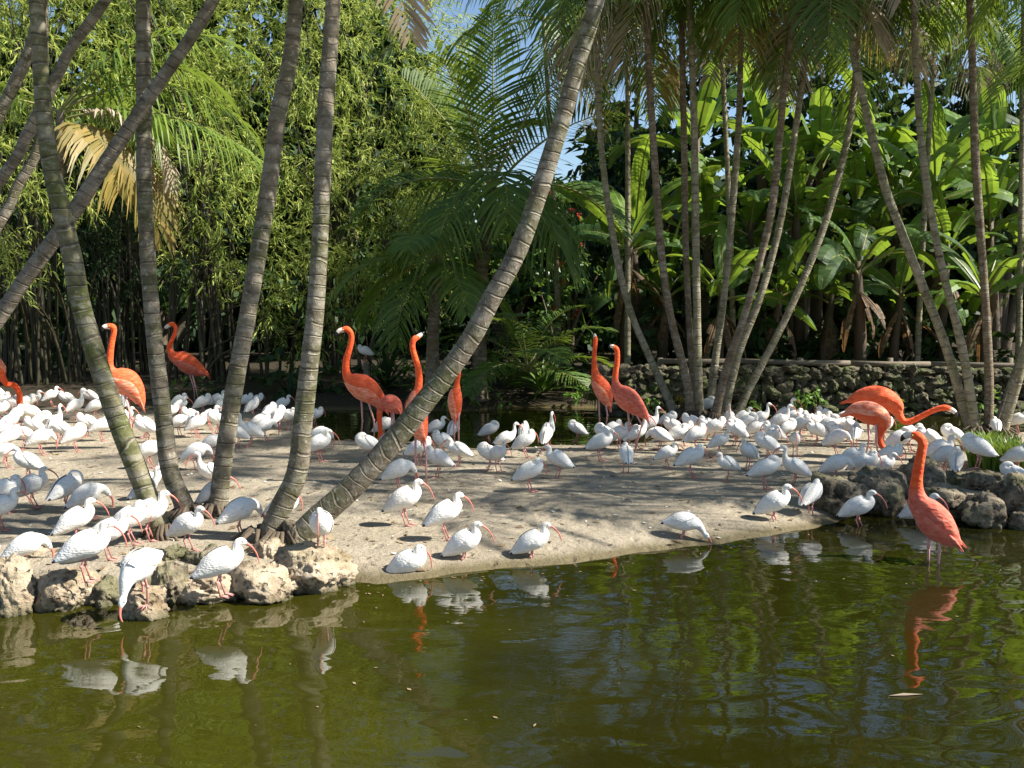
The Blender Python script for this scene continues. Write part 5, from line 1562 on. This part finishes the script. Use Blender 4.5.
flamingo('nearest flamingo standing in the water at right with a shade-toned rosy back and looking left', (932, 562),
         [(959, 541, 2), (954, 537, 6), (946, 530, 12), (937, 522, 16), (928, 512, 15), (919, 503, 11), (915, 493, 8.2), (914.5, 480, 6.8), (916, 464, 6.0), (918, 450, 5.4), (919, 441, 5.2), (915.5, 435, 5.5), (910, 433, 4.8), (907, 433, 2.6)],
         [(911, 433, 4.4), (905, 433, 3.8), (900, 436, 2.9), (898, 440.5, 1)], [[(927, 528), (927.5, 548), (928, 572)], [(939, 530), (940, 548), (939, 574)]], yaw=-12, body='flamingo_rosy', wingm='flamingo_rosy', depthpx=553)

# ------------------------------------------------------------------ litter on the sand
n = 6500
X = rng.uniform(-7, 9, n); Yl = rng.uniform(7, 19.5, n)
hh_ = height(X, Yl); k = hh_ > WZ + .02
X, Yl, hh_ = X[k], Yl[k], hh_[k]
a = rng.uniform(0, 6.28, len(X)); l_ = .010 + .06 * rng.random(len(X)) ** 3; w_ = l_ * rng.uniform(.2, .5, len(X))
c = np.stack([X, Yl, hh_ + .008], 1); d = np.stack([np.cos(a), np.sin(a), rng.uniform(-.2, .3, len(X))], 1); s_ = np.stack([-np.sin(a), np.cos(a), rng.uniform(-.2, .2, len(X))], 1)
V = np.stack([c - d * l_[:, None], c + s_ * w_[:, None], c + d * l_[:, None], c - s_ * w_[:, None]], 1).reshape(-1, 3)
tag(mk('fallen_leaves', V, np.arange(len(V)).reshape(-1, 4), M['litter'], smooth=False), 'small dry leaf scraps and droppings strewn over the sand', 'leaf litter', kind='stuff')
n = 900
X = rng.uniform(-6, 8, n); Yl = rng.uniform(7, 17, n)
hh_ = height(X, Yl); k = hh_ > WZ + .02
X, Yl, hh_ = X[k], Yl[k], hh_[k]
a = rng.uniform(0, 6.28, len(X)); l_ = rng.uniform(.008, .028, len(X)); w_ = l_ * rng.uniform(.3, .7, len(X))
c = np.stack([X, Yl, hh_ + .010], 1); d = np.stack([np.cos(a), np.sin(a), rng.uniform(-.2, .3, len(X))], 1); s_ = np.stack([-np.sin(a), np.cos(a), rng.uniform(-.2, .2, len(X))], 1)
V = np.stack([c - d * l_[:, None], c + s_ * w_[:, None], c + d * l_[:, None], c - s_ * w_[:, None]], 1).reshape(-1, 3)
tag(mk('droppings', V, np.arange(len(V)).reshape(-1, 4), M['white_feather'], smooth=False), 'tiny white feathers and droppings speckling the sand', 'droppings', kind='stuff')
n = 5000
X = rng.uniform(-5, 6, n); Yl = rng.uniform(4.5, 9, n)
hh_ = height(X, Yl)
k = (hh_ < WZ - .005) & ((hh_ > WZ - .12) & (rng.random(n) < .35) | (rng.random(n) < .015))
X, Yl = X[k], Yl[k]
a = rng.uniform(0, 6.28, len(X)); l_ = rng.uniform(.006, .022, len(X)); w_ = l_ * rng.uniform(.25, .6, len(X))
c = np.stack([X, Yl, np.full(len(X), WZ + .006)], 1); d = np.stack([np.cos(a), np.sin(a), 0 * a], 1); s_ = np.stack([-np.sin(a), np.cos(a), 0 * a], 1)
V = np.stack([c - d * l_[:, None], c + s_ * w_[:, None], c + d * l_[:, None], c - s_ * w_[:, None]], 1).reshape(-1, 3)
tag(mk('floating_specks', V, np.arange(len(V)).reshape(-1, 4), M['litter'], smooth=False), 'floating bits of leaf and scum along the waterline', 'floating debris', kind='stuff')
n = 22
mb = MB()
q = gp(905, 696, WZ)
mb.add([(q.x - .09, q.y - .01, WZ + .006), (q.x, q.y - .02, WZ + .012), (q.x + .10, q.y + .01, WZ + .006), (q.x, q.y + .02, WZ + .008)], [(0, 1, 2, 3)])
tag(mb.build('floating_leaf', M['palm_dry'], smooth=False), 'single pale dry leaf floating on the water at lower right', 'leaf')
